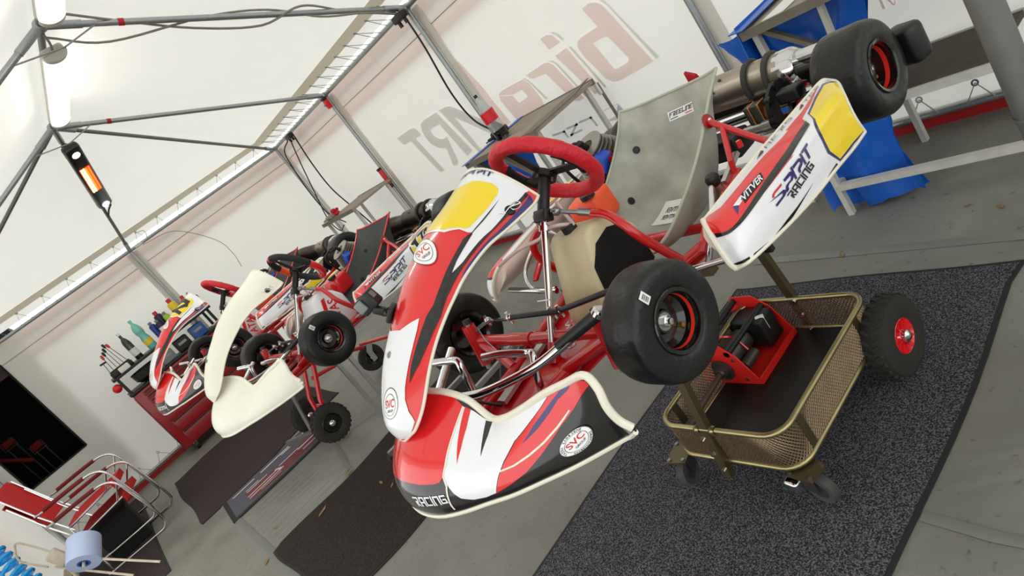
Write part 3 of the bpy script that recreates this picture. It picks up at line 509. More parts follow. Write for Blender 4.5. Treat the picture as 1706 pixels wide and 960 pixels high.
def build_kart(name, label, loc, yaw, look):
    k = thing(name, label, 'go-kart', loc, (0, 0, yaw)); raw = look['raw']
    # chassis
    b = MB()
    for s in (1, -1):
        b.tube(spline([(s*.10, -.33, -.072), (s*.12, -.1, -.075), (s*.15, .05, -.075), (s*.2, .25, -.075), (s*.265, .45, -.075), (s*.27, .8, -.075), (s*.27, 1.1, -.07)], 5), .0155, 12)
        b.tube(spline([(s*.12, -.08, -.07), (s*.2, -.055, -.045), (s*.3, -.035, -.01)], 4), .0155, 12); b.tube([(s*.15, .06, -.07), (s*.3, -.03, -.03)], .0135, 12)
        b.cyl((s*.305, -.055, -.075), (s*.305, -.03, .055), .021, 14); b.cyl((s*.27, .92, -.07), (s*.27, 1.12, 0), .0135, 12)
    b.tube([(-.27, .5, -.075), (.27, .5, -.075)], .0145, 12); b.tube([(-.27, 1.1, -.07), (.27, 1.1, -.07)], .0145, 12); b.tube([(-.10, -.33, -.072), (.10, -.33, -.072)], .0145, 12)
    b.build('chassis', 'frame_red', k)
    b = MB().cyl((-.3, -.035, -.0), (-.115, .005, -.038), .0165, 14); b.cyl((-.17, -.006, -.028), (-.1, .01, -.041), .0205, 14); b.lathe([(.013, 0), (.013, .004), (0, .004)], (-.099, .0102, -.0412), (1, .2, -.2), 14)
    b.cyl((-.1, .01, -.041), (.2, .05, -.06), .0165, 14); b.build('cross_tube', 'frame_red', k)
    pan = MB().prism([(-.13, -.33), (.13, -.33), (.2, .12), (.27, .4), (-.27, .4), (-.2, .12)], .004, (0, 0, -.098)).build('floor_pan', 'frame_red', k, smooth=False)
    for t, x0, y0, wd, h in (('SPIRIT', -.11, .10, .19, .05), ('RACING', -.13, .025, .15, .035)):
        q = stroke_text(t, .12, .3, .25); flat_print('pan_lettering', 'white', pan, (x0, y0, -.094), (wd, .0, 0), (0, h, 0), q)
    b = MB()
    for i in range(5): b.cyl((.045+.012*i, -.16+.035*i, -.0935), (.045+.012*i, -.16+.035*i, -.092), .008, 10)
    each(b, 'pan_holes', 'blk_matte', pan)
    MB().prism([(-.03, -.2), (.005, -.2), (-.07, .1), (-.1, .1)], .012, (-.04, 0, -.085)).build('heel_plate', 'alu', k)
    # steering column and wheel
    MB().cyl((0, -.03, -.095), (0, .004, -.05), .019, 14, .016).build('column_boss', 'frame_red', k)
    col = MB().cyl((0, -.004, -.054), (0, .227, .233), .0105, 16); col.build('steering_column', 'chrome', k)
    d = Vector((0, .231, .287)).normalized()
    def onc(t): return Vector((0, -.004, -.054))+d*t
    b = MB()
    for t in (.085, .12): b.prism([(-.045, -.008), (.016, -.014), (.016, .014), (-.045, .008)], .003, onc(t), (1, 0, 0), d.cross(Vector((1, 0, 0))))
    b.cyl(onc(.31), onc(.325), .016, 14); b.cyl(onc(.35), onc(.365), .015, 14); each(b, 'column_collar', 'chrome', k)
    cl = MB().rbox(onc(.352), (.055, .034, .034), .005, rotm(-math.atan2(.231, .287), 'X')).build('column_clamp', 'blk_plastic', k)
    flat_print('clamp_lettering', 'white', cl, onc(.352)+Vector((.002, -.0148, -.0175)), (.022, 0, 0), (0, .005, .012), stroke_text('FL', .16, .25, .2), off=.003)
    n = Vector((0, math.sin(1.0), math.cos(1.0))); C = Vector((0, .314, .311))
    b = MB().cyl(onc(.365), C-n*.02, .017, 16); b.cyl(C-n*.03, C-n*.012, .034, 20); 
    u1 = n.cross(Vector((1, 0, 0))).normalized()
    for a in (10, 170, 270):
        dv = Vector((math.cos(math.radians(a)), 0, 0))+u1*math.sin(math.radians(a)); dv.normalize(); b.bar(C-n*.014+dv*.02, C-n*.006+dv*.13, .028, .006, up=n)
    b.build('steering_hub', 'blk_plastic', k)
    b = MB()
    for a in (30, 150, 270): 
        dv = Vector((1, 0, 0))*math.cos(math.radians(a))+u1*math.sin(math.radians(a)); b.cyl(C-n*.034+dv*.024, C-n*.024+dv*.024, .005, 8)
    each(b, 'hub_bolt', 'chrome', k)
    if look['wheel'] == 'red':
        sw = torus(.142, .0215, C, n, wob=.06, n=64).build('steering_wheel', 'wheel_cover', k)
        for a0, a1 in ((-.5, .5), (2.6, 3.7)): torus(.118, .012, C-n*.004, n, a0, a1, 14).build('wheel_lining', 'blk_matte', sw)
    else:
        sw = torus(.142, .018, C, n).build('steering_wheel', 'grip_black', k)
        for a0, a1, mt_ in ((.1, 1.5, 'red'), (-1.75, -1.58, 'red'), (3.0, 3.5, 'orange_red')): torus(.142, .0188, C, n, a0, a1, 14).build('grip_band', mt_, sw)
    # column supports
    b = MB()
    for s in (1, -1): b.tube(spline([(s*.11, .268, .168), (s*.16, .27, .15), (s*.2, .262, .12), (s*.225, .27, .06), (s*.235, .33, -.06)], 6), .0125, 12)
    each(b, 'column_support', 'frame_red', k)
    b = MB()
    for s in (1, -1):
        b.cyl((s*.03, .225, .225), (s*.12, .27, .165), .0065, 10); b.sphere((s*.045, .228, .218), .013, 8); b.cyl((s*.09, .253, .188), (s*.125, .272, .162), .0105, 12)
    each(b, 'support_link', 'steel', k)
    # tie rods, front stubs
    b = MB(); b.cyl((-.12, .005, .045), (.05, .045, .02), .008, 10); b.cyl((.03, .05, .015), (.30, .07, .055), .008, 10); each(b, 'tie_rod', 'blk_plastic', k)
    b = MB()
    for p in ((-.12, .005, .045), (.02, .045, .018), (.045, .052, .016), (-.28, .02, .03)): b.sphere(p, .0115, 8); b.cyl((p[0], p[1], p[2]-.02), (p[0], p[1], p[2]+.018), .0055, 8)
    b.cyl((-.12, .005, .04), (-.3, .03, .02), .0055, 8); each(b, 'rod_end', 'chrome', k)
    for s in (1, -1):
        b = MB().cyl((s*.305, -.035, .0), (s*.42, 0, 0), .012, 12); b.cyl((s*.305, -.06, -.09), (s*.305, -.025, .07), .009, 10); b.bar((s*.3, -.04, .03), (s*.27, .03, .03), .02, .006); b.build('stub_axle', 'steel', k)
        b = MB().cyl((s*.305, -.027, .058), (s*.305, -.024, .072), .014, 8); b.build('kingpin_bolt', 'blk_plastic', k)
    W = WF if look['worn'] else WFN
    for s in (1, -1):
        t = put_wheel(k, (s*.445, 0, 0), W, s, 'front_wheel')
        if s > 0:
            q = MB(); q.recalc = False; st = .028; yy, zz = (-.035, .098); h = .0555
            q.add([(h, yy-.014, zz-.0035), (h, yy+.008, zz-.012+.006), (h, yy+.012, zz+.006), (h, yy-.008, zz+.016)], [(0, 1, 2, 3)]); 
            flat_print('barcode_label', 'sticker', t, (h, yy-.012, zz-.016), (0, .017, .008), (0, -.012, .026), [[(0, 0), (1, 0), (1, 1), (0, 1)]])
            flat_print('barcode', 'ink', t, (h, yy-.012, zz-.016), (0, .017, .008), (0, -.012, .026), [[(.2, y), (.8, y), (.8, y+dy), (.2, y+dy)] for y, dy in ((.15, .05), (.24, .03), (.32, .07), (.43, .03), (.52, .06), (.62, .03), (.7, .08))], off=.0015)
        put_wheel(k, (s*.465, 1.05, 0), WR, s, 'rear_wheel')
    # rear axle, brake, bumper
    MB().cyl((-.44, 1.05, 0), (.44, 1.05, 0), .02, 18).build('rear_axle', 'chrome', k)
    b = MB().lathe([(.03, -.006), (.085, -.006), (.085, .006), (.03, .006)], (.25, 1.0, .0), (1, 0, 0), 28, True)
    for a in range(8): an = a*PI/4; b.cyl((.242, 1.0+math.cos(an)*.075, math.sin(an)*.075), (.262, 1.0+math.cos(an)*.075, math.sin(an)*.075), .014, 10)
    b.build('brake_disc', 'blk_plastic', k)
    b = MB().rbox((.2, .955, .03), (.03, .04, .06), .006); b.rbox((.17, .955, .03), (.016, .04, .06), .005); each(b, 'brake_caliper', 'alu_dark', k); MB().rbox((.31, .97, .045), (.07, .05, .04), .008).build('caliper_mount', 'blk_plastic', k)
    b = MB()
    for x in (.183, .217): b.rbox((x, .955, .03), (.006, .046, .064), .003)
    each(b, 'brake_pad', 'copper', k)
    b = MB().cyl((.14, .93, -.012), (.21, .93, -.012), .016, 14); b.cyl((.21, .93, -.012), (.24, .93, -.012), .019, 14); b.build('master_cylinder', 'alu', k)
    b = MB().rbox((0, 1.235, -.025), (.98, .05, .10), .018)
    for s in (1, -1): b.rbox((s*.53, 1.225, -.025), (.09, .07, .115), .02, rotm(s*-.25, 'Z'))
    b.build('rear_bumper', 'blk_plastic', k)
    # seat
    seat = MB().sheet(SEAT, 41, 29, .005).build('seat', look['seat'], k)
    edge = [SEAT(i/40, 1) for i in range(41)]; edge2 = [SEAT(i/40, 0) for i in range(41)]; top = [SEAT(0, i/30) for i in range(31)]; lip = [SEAT(1, i/30) for i in range(31)]
    b = MB()
    for e in (edge, edge2, top, lip): b.tube(e, .0045, 8)
    b.build('seat_rim', look['seat_rim'], seat)
    b = MB()
    for u, v in ((.22, .254), (.5, .75), (.5, .25)):
        p = SEAT(u, v); nn = SEAT.nrm(u, v); b.lathe([(.013, 0), (.013, .003), (.006, .004), (.006, .007), (0, .007)], p, nn, 14)
    each(b, 'seat_washer', 'blk_plastic', seat)
    if look['seat'] == 'fibreglass':
        # sticker on the back of the seat and a paper sheet lying in it
        a = ((.130, .475), (.126, .58), (.087, .478)); on_surf('seat_label', 'sticker', SEAT, [aff([(0, 0), (1, 0), (1, 1), (0, 1)], a)], 1, seat)
        on_surf('seat_lettering', 'ink', SEAT, [aff([(p[0]*.9+.05, p[1]*.42+.42) for p in q], a) for q in stroke_text('FREELINE', .22, .3, .3)], 2, seat)
        on_surf('seat_label_mark', 'flag_green', SEAT, [aff([(.05, .14), (.38, .14), (.38, .24), (.05, .24)], a)], 2, seat); on_surf('seat_label_mark', 'svc_red', SEAT, [aff([(.66, .14), (.95, .14), (.95, .24), (.66, .24)], a)], 2, seat)
        a = ((.639, .402), (.650, .502), (.481, .408)); pp = on_surf('paper_sheet', 'paper_white', SEAT, [aff([(0, 0), (1, 0), (1.0, 1), (.06, .98)], a)], 3, seat)
        V, F = txt('VITVER')
        for j in (.22, .52): on_surf('sheet_lettering', 'ink', SEAT, [], 5, seat, tris=(aff([(.9-.62*x, j+y*.2) for x, y in V], a), F))
    b = MB()
    for s in (1, -1):
        b.tube([(s*.205, .728, .135), (s*.30, .70, .085), (s*.40, .655, .05)], .0095, 10); b.tube([(s*.25, .712, .11), (s*.31, .60, .05), (s*.30, .58, -.06)], .0085, 10)
    each(b, 'seat_strut', 'frame_red', k)
    b = MB()
    for s in (1, -1): b.lathe([(.022, -.002), (.022, .002), (0, .002)], (s*.206, .728, .136), (s, 0, .2), 16)
    each(b, 'strut_washer', 'cabinet_red', k)
    b = MB()
    for s in (1, -1): b.lathe([(.007, 0), (.007, .008), (0, .01)], (s*.207, .728, .1365), (s, 0, .2), 8)
    each(b, 'strut_bolt', 'chrome', k)
    # tank
    prof = [(.105, -.08), (.125, -.015), (.195, .135), (.22, .152), (.285, .145), (.33, .11), (.365, .06), (.365, -.07), (.34, -.088), (.13, -.09)]
    bm = bmesh.new(); vv = [bm.verts.new((-.04, y, z)) for y, z in prof]; fc = bm.faces.new(vv); ex = bmesh.ops.extrude_face_region(bm, geom=[fc]); bmesh.ops.translate(bm, vec=(.17, 0, 0), verts=[g for g in ex['geom'] if isinstance(g, bmesh.types.BMVert)])
    bmesh.ops.recalc_face_normals(bm, faces=bm.faces[:]); bmesh.ops.bevel(bm, geom=bm.edges[:], offset=.016, segments=3, affect='EDGES', profile=.5)
    bm.verts.index_update(); b = MB().add([v.co[:] for v in bm.verts], [[v.index for v in f.verts] for f in bm.faces]); bm.free()
    tank = b.build('fuel_tank', look['tank'], k)
    if not raw and look['tank'] == 'tank':
        MB().prism([(.150, .0), (.165, .06), (.21, .105), (.27, .115), (.325, .09), (.35, .03), (.35, -.05), (.30, -.078), (.21, -.075), (.165, -.05)], .006, (.1275, 0, 0), (0, 1, 0), (0, 0, 1)).build('foam_pad', 'foam', tank)
    else:
        flat_print('tank_stripe', 'red', tank, (.1305, .16, -.06), (0, .05, 0), (0, .06, .17), [[(0, 0), (.5, 0), (.8, 1), (.3, 1)]]); V, F = txt('ATAS'); flat_print('tank_lettering', 'red', tank, (.1305, .26, -.06), (0, .05, .13), (0, -.05, .02), tris=(V, F))
    MB().cyl((.04, .235, .148), (.04, .235, .168), .022, 16).build('tank_cap', 'blk_plastic', tank)
    MB().tube(spline([(.05, .24, .165), (.02, .2, .19), (-.05, .2, .165), (-.14, .17, .16), (-.2, .12, .15)], 6), .0055, 8).build('fuel_hose', 'hose_clear', k)
    MB().tube(spline([(.06, .24, .16), (.055, .24, .2), (.04, .25, .235)], 6), .0055, 8).build('fuel_hose', 'hose_clear', k)
    MB().tube(spline([(.36, .1, .05), (.3, .06, -.02), (.2, .04, -.06), (.13, -.02, -.085)], 6), .006, 8).build('fuel_hose', 'hose_clear', k)
    # side pods
    for s, S in ((1, PL), (-1, PR)):
        p = MB().sheet(S, 61, 41).build('side_pod', look['pod'], k)
        q = MB(); nn_ = 30; A_ = [S(i/nn_, 0) for i in range(nn_+1)]; B_ = [S(i/nn_, 1) for i in range(nn_+1)]; V_ = []
        for t_ in range(7):
            for i in range(nn_+1): pt = A_[i]*(1-t_/6)+B_[i]*t_/6; pt = pt-np.array([s*.05*math.sin(PI*t_/6)*(.3+.7*min(1, min(i, nn_-i)/4)), 0, 0]); V_.append(pt)
        q.add(V_, [(t_*(nn_+1)+i, t_*(nn_+1)+i+1, (t_+1)*(nn_+1)+i+1, (t_+1)*(nn_+1)+i) for t_ in range(6) for i in range(nn_)])
        for e_, ci in ((0, 0), (1, nn_)):
            L1 = [S(e_, j/12) for j in range(13)]; L2 = [V_[t_*(nn_+1)+ci] for t_ in range(7)]; L2 = [crm(np.array(L2), j/12*6) for j in range(13)]; q.add(L1+L2, [(j, j+1, 14+j, 13+j) for j in range(12)])
        q.build('pod_inner', 'pod_inner', p)
        b = MB(); b.tube([S(0, i/20) for i in range(21)], .007, 8); b.tube([S(i/30, 1) for i in range(31)], .005, 8); b.tube([S(1, i/20) for i in range(21)], .004, 8); b.tube([S(i/30, 0) for i in range(31)], .0045, 8)
        b.build('pod_rim', 'cream', p)
        for mt_, layer, P in DECAL['pod']: on_surf('pod_graphic', mt_, S, [P], layer, p, 60, 40)
        A = ANCHOR['pod']
        def fl(P): return P if s > 0 else [(2*.47-u if 0 else u, v) for u, v in P]
        if s > 0:
            for c_, PP in SPIRIT.items(): on_surf('pod_lettering', 'svc_red' if c_ == 'red' else 'navy', S, [aff(q, A['spirit']) for q in PP], 3, p, 60, 40)
            on_surf('pod_lettering', 'ink', S, [aff(q, A['racing']) for q in stroke_text('RACING', .19, .3)], 3, p, 60, 40)
            V, F = txt('VITVER'); a = A['vitver']; on_surf('pod_lettering', 'ink', S, [aff([(-.02, -.3), (1.03, -.08), (1.03, 1.1), (-.02, 1.12)], a)], 3, p, 60, 40); on_surf('pod_lettering', 'white', S, [], 4, p, 60, 40, tris=(aff(V, a), F))
            a = A['flag']; on_surf('flag', 'white', S, [aff([(0, 0), (1, 0), (1, 1), (0, 1)], a)], 3, p, 60, 40); on_surf('flag_stripe', 'red', S, [aff([(0, 0), (1, 0), (1, .5), (0, .5)], a)], 4, p, 60, 40); on_surf('flag_wedge', 'navy', S, [aff([(0, 0), (.5, .5), (0, 1)], a)], 5, p, 60, 40)
            for key, t in (('toptext', 'VANEWS'), ('toptext2', 'VTFFS')):
                a = {'toptext': ((.40, .085), (.60, .075), (.40, .02)), 'toptext2': ((.64, .075), (.79, .07), (.64, .02))}[key]; q = stroke_text('AERS' if key == 'toptext' else 'TES', .1, .3); on_surf('pod_lettering', 'ink_grey', S, [aff([(.3+.7*x[0], x[1]*.9) for x in g], a) for g in q], 3, p, 60, 40)
                on_surf('pod_lettering', 'ink', S, [aff([(0, 0), (.22, .05), (.2, .95)], a)], 3, p, 60, 40); on_surf('pod_lettering', 'svc_red', S, [aff([(.1, .3), (.18, .3), (.18, .7)], a)], 4, p, 60, 40)
            if look['number']:
                a = A['number']; q = stroke_text(look['number'], .42, .5); on_surf('pod_number', 'white', S, [aff([((x[0]-.5)*1.05+.5, (x[1]-.5)*1.1+.5) for x in g], a) for g in stroke_text(look['number'], .5, .5)], 3, p, 60, 40); on_surf('pod_number', 'ink', S, [aff(g, a) for g in stroke_text(look['number'], .34, .5)], 4, p, 60, 40)
        b = MB().tube(spline([(s*.27, .28, -.06), (s*.36, .27, -.055), (s*.40, .29, 0), (s*.39, .36, .045), (s*.36, .43, .07), (s*.33, .45, .03), (s*.28, .46, -.04)], 6), .0075, 10); b.build('pod_bar', 'chrome', k); MB().cyl((s*.27, .75, -.065), (s*.5, .75, -.035), .009, 12).build('pod_bar', 'chrome', k); MB().cyl((s*.26, .27, -.065), (s*.5, .265, -.03), .0095, 12).build('pod_bar', 'chrome', k)
        b = MB().rbox((s*.36, .33, .0), (.025, .1, .012), .003, rotm(.5, 'X')); b.build('pod_bracket', 'frame_red', k)
    # nose fairing
    f = MB().sheet(FS, 121, 31, .004).build('nose_fairing', 'raw_cream' if raw else 'black', k)
    rim = [FS(i/100, 1) for i in range(101)]; low = [FS(i/100, 0) for i in range(101)]
    b = MB().tube(rim, .0085, 8); b.tube(low, .0055, 8); b.build('fairing_rim', 'raw_cream' if raw else 'cream', f)
    if not raw:
        for j, (mt_, layer, P) in enumerate(DECAL['nose']):
            if j == 0: on_surf('fairing_graphic', mt_, FS, [sym(P, 0)], layer, f, 120, 30)
            else:
                for Q in (P, mirror(P, 0)): on_surf('fairing_graphic', mt_, FS, [Q], layer, f, 120, 30)
        on_surf('fairing_lettering', 'white', FS, [aff(q, ANCHOR['nose']['racing']) for q in stroke_text('RACING', .18, .3)], 2, f, 120, 30)
        badge(FS, ANCHOR['nose']['svc'], f, look['detail'], 120, 30)
    # tall front panel
    g = MB().sheet(NS, 61, 41, .004).build('front_panel', 'raw_cream' if raw else 'red', k)
    e = [NS(1, i/40) for i in range(41)]+[NS(1-i/60, 1) for i in range(1, 61)]+[NS(i/60, 0) for i in range(60)]
    MB().tube(e, .004, 8, closed=True).build('panel_rim', 'raw_cream' if raw else 'cream', g)
    if not raw:
        for j, (mt_, layer, P) in enumerate(DECAL['nassau']):
            if j in (0, 1, 4): on_surf('panel_graphic', mt_, NS, [sym(P, 1)], layer, g, 60, 40)
            else:
                for Q in (P, mirror(P, 1)): on_surf('panel_graphic', mt_, NS, [Q], layer, g, 60, 40)
        if look['detail']:
            for c_, PP in SPIRIT.items(): on_surf('panel_lettering', 'svc_red' if c_ == 'red' else 'navy', NS, [[(min(.985, .915+.045*(y)), .41+.25*x) for x, y in q] for q in PP], 4, g, 60, 40)
        badge(NS, ANCHOR['nassau']['svc_up'], g, False, 60, 40)
        badge(NS, ANCHOR['nassau']['svc_low'], g, False, 60, 40)
        if look['panel_number']:
            on_surf('panel_number', 'ink', NS, [[(.775+.1*y, .53+.17*x) for x, y in q] for q in stroke_text('2', .26, .3)], 4, g, 60, 40)
    u, v = ANCHOR['nassau']['pin'][0]; p = NS(u, v); nn = NS.nrm(u, v); MB().lathe([(.014, 0), (.012, .004), (0, .005)], p, nn, 16).build('panel_grommet', 'blk_plastic', g)
    P0 = Vector(p)+Vector(nn)*.009; t1 = Vector(NS(u+.03, v+.03))-Vector(NS(u-.03, v-.03)); t1.normalize(); t2 = Vector(nn).cross(t1)
    MB().tube([P0+t1*(.024*math.cos(a)*.6+.016)+t2*.009*math.sin(a) for a in [i*2*PI/14 for i in range(14)]]+[P0+t1*x+t2*y for x, y in ((.03, 0), (0, .004), (-.02, -.004), (-.03, .003))], .0014, 6).build('safety_clip', 'chrome', g)
    u, v = ANCHOR['nassau']['bolt'][0]; MB().lathe([(.009, 0), (.008, .004), (.004, .006), (0, .006)], NS(u, v), NS.nrm(u, v), 14).build('panel_bolt', 'steel', g)
    # front bars and pedals
    b = MB().tube(spline([(-.3, -.12, .04), (-.22, -.27, .0), (-.1, -.285, .02), (.02, -.265, .02), (.12, -.22, .025), (.22, -.165, .04), (.33, -.085, .075)], 6), .0125, 12); b.build('front_bar', 'chrome', k)
    b = MB().cyl((.26, -.135, .055), (.365, -.062, .085), .0135, 10, .015); b.build('bar_end', 'blk_plastic', k); MB().lathe([(.017, 0), (.017, .012), (.012, .016), (0, .016)], (.362, -.065, .084), (.7, .3, .5), 16).build('bar_bolt', 'chrome', k)
    MB().tube(spline([(-.07, -.155, .042), (-.02, -.13, .03), (.04, -.1, .005), (.075, -.105, .005), (.08, -.13, -.03), (.075, -.15, -.09)], 5), .0105, 12).build('brake_pedal', 'chrome', k)
    MB().tube(spline([(-.21, -.225, .085), (-.17, -.2, .07), (-.14, -.19, .06), (-.13, -.2, .03), (-.135, -.22, -.08)], 5), .0105, 12).build('throttle_pedal', 'chrome', k)
    MB().cyl((-.2, -.29, .03), (.06, -.25, -.03), .004, 8).build('brake_rod', 'blk_plastic', k)
    MB().tube(spline([(-.28, -.02, .035), (-.2, -.06, .02), (-.1, -.1, .0), (-.1, -.14, -.05)], 5), .0018, 6).build('throttle_cable', 'steel', k)
    b = MB()
    for s in (1, -1): b.tube([(s*.06, -.33, -.03), (s*.07, -.36, .03), (s*.05, -.42, .06)], .008, 10); b.cyl((s*.19, -.3, -.06), (s*.1, -.32, -.07), .009, 10)
    each(b, 'bumper_mount', 'chrome', k)
    # gear lever box, intake
    b = MB().rbox((.3, .56, -.02), (.05, .12, .05), .006, rotm(.45, 'X')); b.build('lever_bracket', 'frame_red', k)
    b = MB().cyl((.28, .555, -.01), (.28, .54, .03), .008, 10); b.bar((.29, .56, .015), (.30, .65, .05), .016, .012); b.build('lever_arm', 'alu', k)
    MB().lathe([(0, .032), (.014, .03), (.02, .02), (.02, .01), (.016, .0), (.01, -.006), (0, -.006)], (.28, .54, .028), (0, -.1, 1), 18).build('lever_knob', 'blk_plastic', k)
    MB().cyl((.31, .665, .055), (.31, .667, .075), .008, 10).build('stop_button', 'red', k)
    b = MB().rbox((-.2, .535, .06), (.12, .12, .11), .02, rotm(.25, 'Z')); b.build('air_box', 'orange_red' if not raw else 'red', k)
    MB().cyl((-.15, .5, .115), (-.15, .5, .13), .025, 14).build('air_box_cap', 'blk_plastic', k)
    # engine on the right
    ex, ey, ez = -.30, .79, .075; b = MB(); up = Vector((0, -.45, 1)).normalized(); E0 = Vector((ex, ey, ez))
    for i in range(13):
        q = i/12; rr = .068+.03*math.sin(PI*min(1, .15+q*.95)); b.lathe([(.03, -.0028), (rr, -.0022), (rr, .0022), (.03, .0028)], E0+up*(-.03+.165*q), up, 22, True)
    b.cyl(E0-up*.05, E0+up*.12, .045, 18); b.build('engine_cylinder', 'alu_fin', k)
    b = MB().rbox(E0-up*.11, (.16, .19, .12), .02); b.cyl(E0-up*.11+Vector((-.1, 0, 0)), E0-up*.11+Vector((.1, 0, 0)), .06, 20); b.build('crankcase', 'blk_plastic', k)
    MB().rbox(E0+Vector((.06, -.075, .06)), (.05, .05, .07), .008, rotm(.5, 'Y')).build('reed_block', 'blue_plastic', k)
    b = MB().cyl(E0+up*.13, E0+up*.165, .011, 10); b.tube(spline([E0+up*.16, E0+up*.18+Vector((0, -.03, 0)), E0+up*.14+Vector((-.03, -.1, 0)), E0+Vector((-.05, -.12, .02)), E0+Vector((-.05, -.1, -.06))], 5), .006, 8); b.cyl(E0+up*.165, E0+up*.165+Vector((.0, -.05, .0)), .012, 10); b.build('spark_plug_cap', 'blk_plastic', k)
    b = MB().cyl(E0+Vector((.03, -.1, -.06)), E0+Vector((.04, -.2, -.05)), .032, 16); b.rbox(E0+Vector((.02, -.13, -.03)), (.06, .05, .09), .01); b.build('carburettor', 'blk_plastic', k)
    for i in range(3): MB().lathe([(.045, -.004), (.05, 0), (.045, .004)], E0+Vector((.035, -.10-.025*i, -.06)), (0, 1, 0), 16, True).build('intake_rib', 'blk_plastic', k)
    # exhaust
    X = Vector((1, 0, -.04)).normalized(); M0 = Vector((-.06, 1.115, .085))
    b = MB().tube(spline([E0+Vector((-.02, .06, .05)), E0+Vector((-.05, .16, .06)), E0+Vector((-.02, .26, .05)), M0-X*.12, M0-X*.02], 5), [.022, .024, .026, .03, .034, .038, .042, .046, .05, .052, .054, .055, .055, .055, .055, .054, .052, .05, .048, .046, .045][:21], 16); b.build('exhaust_pipe', 'exhaust_dark', k)
    can = MB().lathe([(.045, -.02), (.06, 0), (.06, .30), (.05, .305)], M0, X, 28).build('silencer', 'brown_steel' if not raw else 'exhaust_dark', k)
    MB().lathe([(.062, .285), (.062, .335), (.05, .35), (.0, .35)], M0, X, 10).build('silencer_cap', 'chrome', can)
    q = M0+Vector((0, 0, .018)); MB().lathe([(.026, .34), (.026, .42), (.022, .425), (.018, .42), (.018, .35)], q, X, 18).build('tail_pipe', 'chrome', can)
    b = MB()
    for t in (.185, .26):
        z = X.cross(Vector((0, 1, 0))).normalized(); y = Vector((0, 1, 0)); b.tube([M0+X*t+(y*math.cos(a)+z*math.sin(a))*.065 for a in [(-30+240*i/14)*PI/180 for i in range(15)]], .0085, 8)
    each(b, 'silencer_strap', 'rubber_grey', can)
    MB().box(M0+X*.22+Vector((0, -.02, -.075)), (.14, .06, .03)).build('silencer_cradle', 'alu_dark', can)
    b = MB()
    for t, a in ((.06, 3.6), (.09, 4.2)): b.lathe([(.006, 0), (.005, .003), (0, .003)], M0+X*t+Vector((0, math.cos(a), -math.sin(a)))*.06, (0, math.cos(a), -math.sin(a)), 8)
    each(b, 'silencer_rivet', 'alu_dark', can)
    MB().rbox((-.05, .92, -.03), (.36, .10, .07), .01).build('bearing_carrier', 'blk_plastic', k)
    return k
LOOK1 = dict(raw=False, wheel='red', worn=True, seat='fibreglass', seat_rim='seat_edge', tank='tank', pod='white', number='', panel_number=False, detail=True)
LOOK2 = dict(raw=True, wheel='black', worn=False, seat='seat_black', seat_rim='red', tank='white', pod='white', number='170', panel_number=False, detail=False)
LOOK3 = dict(raw=False, wheel='red', worn=False, seat='seat_black', seat_rim='red', tank='white', pod='white', number='2', panel_number=True, detail=False)
kart1 = build_kart('racing_kart', 'nearest kart, red and white, with red covered steering wheel and pale see-through seat', (-1.49, .81, .945), 0, LOOK1)
kart2 = build_kart('racing_kart', 'middle kart with plain cream nose and black and red steering wheel', (-3.671, .728, .984), .138, LOOK2)
kart3 = build_kart('racing_kart', 'farthest kart with number 2 on its yellow nose panel, in front of red tool cabinet', (-5.243, .646, 1.062), .054, LOOK3)
# ---------------- the tent ----------------
XE, YW, YF, XO, ZE, ZR, YR = -9.22, 3.43, -1.45, 1.5, 2.25, 3.33, 1.12   # end wall, long wall, front wall, open end, eave, ridge
def struct(name, b, mt, **kw): return tag(b.build(name, mt, **kw), kind='structure')
def quad_grid(a, b, c, d, n=20, m=6, sag=0.):
    """sheet between four corners, slightly billowed"""
    a, b, c, d = map(Vector, (a, b, c, d)); V = []; nn = (b-a).cross(d-a).normalized()
    for i in range(n+1):
        for j in range(m+1):
            s, t = i/n, j/m; p = (a*(1-s)+b*s)*(1-t)+(d*(1-s)+c*s)*t; V.append(p+nn*sag*math.sin(PI*t)*(.6+.4*math.cos(s*n*.9)))
    q = MB(); q.recalc = False; return q.add(V, [(i*(m+1)+j, (i+1)*(m+1)+j, (i+1)*(m+1)+j+1, i*(m+1)+j+1) for i in range(n) for j in range(m)])
struct('ground', MB().add([(-16, -12, -.03), (14, -12, -.03), (14, 12, -.03), (-16, 12, -.03)], [(0, 1, 2, 3)]), 'ground_out')
floor = struct('floor', MB().add([(XE-.05, -3.2, 0), (XO, -3.2, 0), (XO, YW+.05, 0), (XE-.05, YW+.05, 0)], [(0, 1, 2, 3)]), 'pvc_floor')
def strip(pts, wd, z=.002, t=.004):
    b = MB(); P = [Vector((x, y, 0)) for x, y in pts]; V = []
    for i, p in enumerate(P):
        d = (P[min(i+1, len(P)-1)]-P[max(i-1, 0)]).normalized(); n = Vector((-d.y, d.x, 0))*wd/2; V += [p+n+Vector((0, 0, z)), p+Vector((0, 0, z+t)), p-n+Vector((0, 0, z))]
    return b.add(V, [f for i in range(len(P)-1) for f in ((3*i, 3*i+1, 3*i+4, 3*i+3), (3*i+1, 3*i+2, 3*i+5, 3*i+4))])
mat('floor_lap', (122, 122, 117), .5, var=.12, scale=8); mat('floor_fold', (112, 112, 107), .55, var=.12, scale=8)
for P, wd, mt_ in (([(-6.3, -.06), (-5.2, -.05), (-4.4, -.04), (-3.2, -.05), (-2.4, -.03)], .05, 'floor_fold'), ([(-.97, 1.10), (-.8, 1.08), (-.5, 1.08), (1, 1.05)], .035, 'floor_fold'), ([(-2.2, 2.41), (-1.4, 2.36), (-.9, 2.33), (1, 2.3)], .05, 'floor_lap'),
                   ([(-5.3, .78), (-4.9, .72), (-4.45, .62)], .05, 'floor_fold')):
    strip(P, wd).build('floor_seam', mt_, floor)
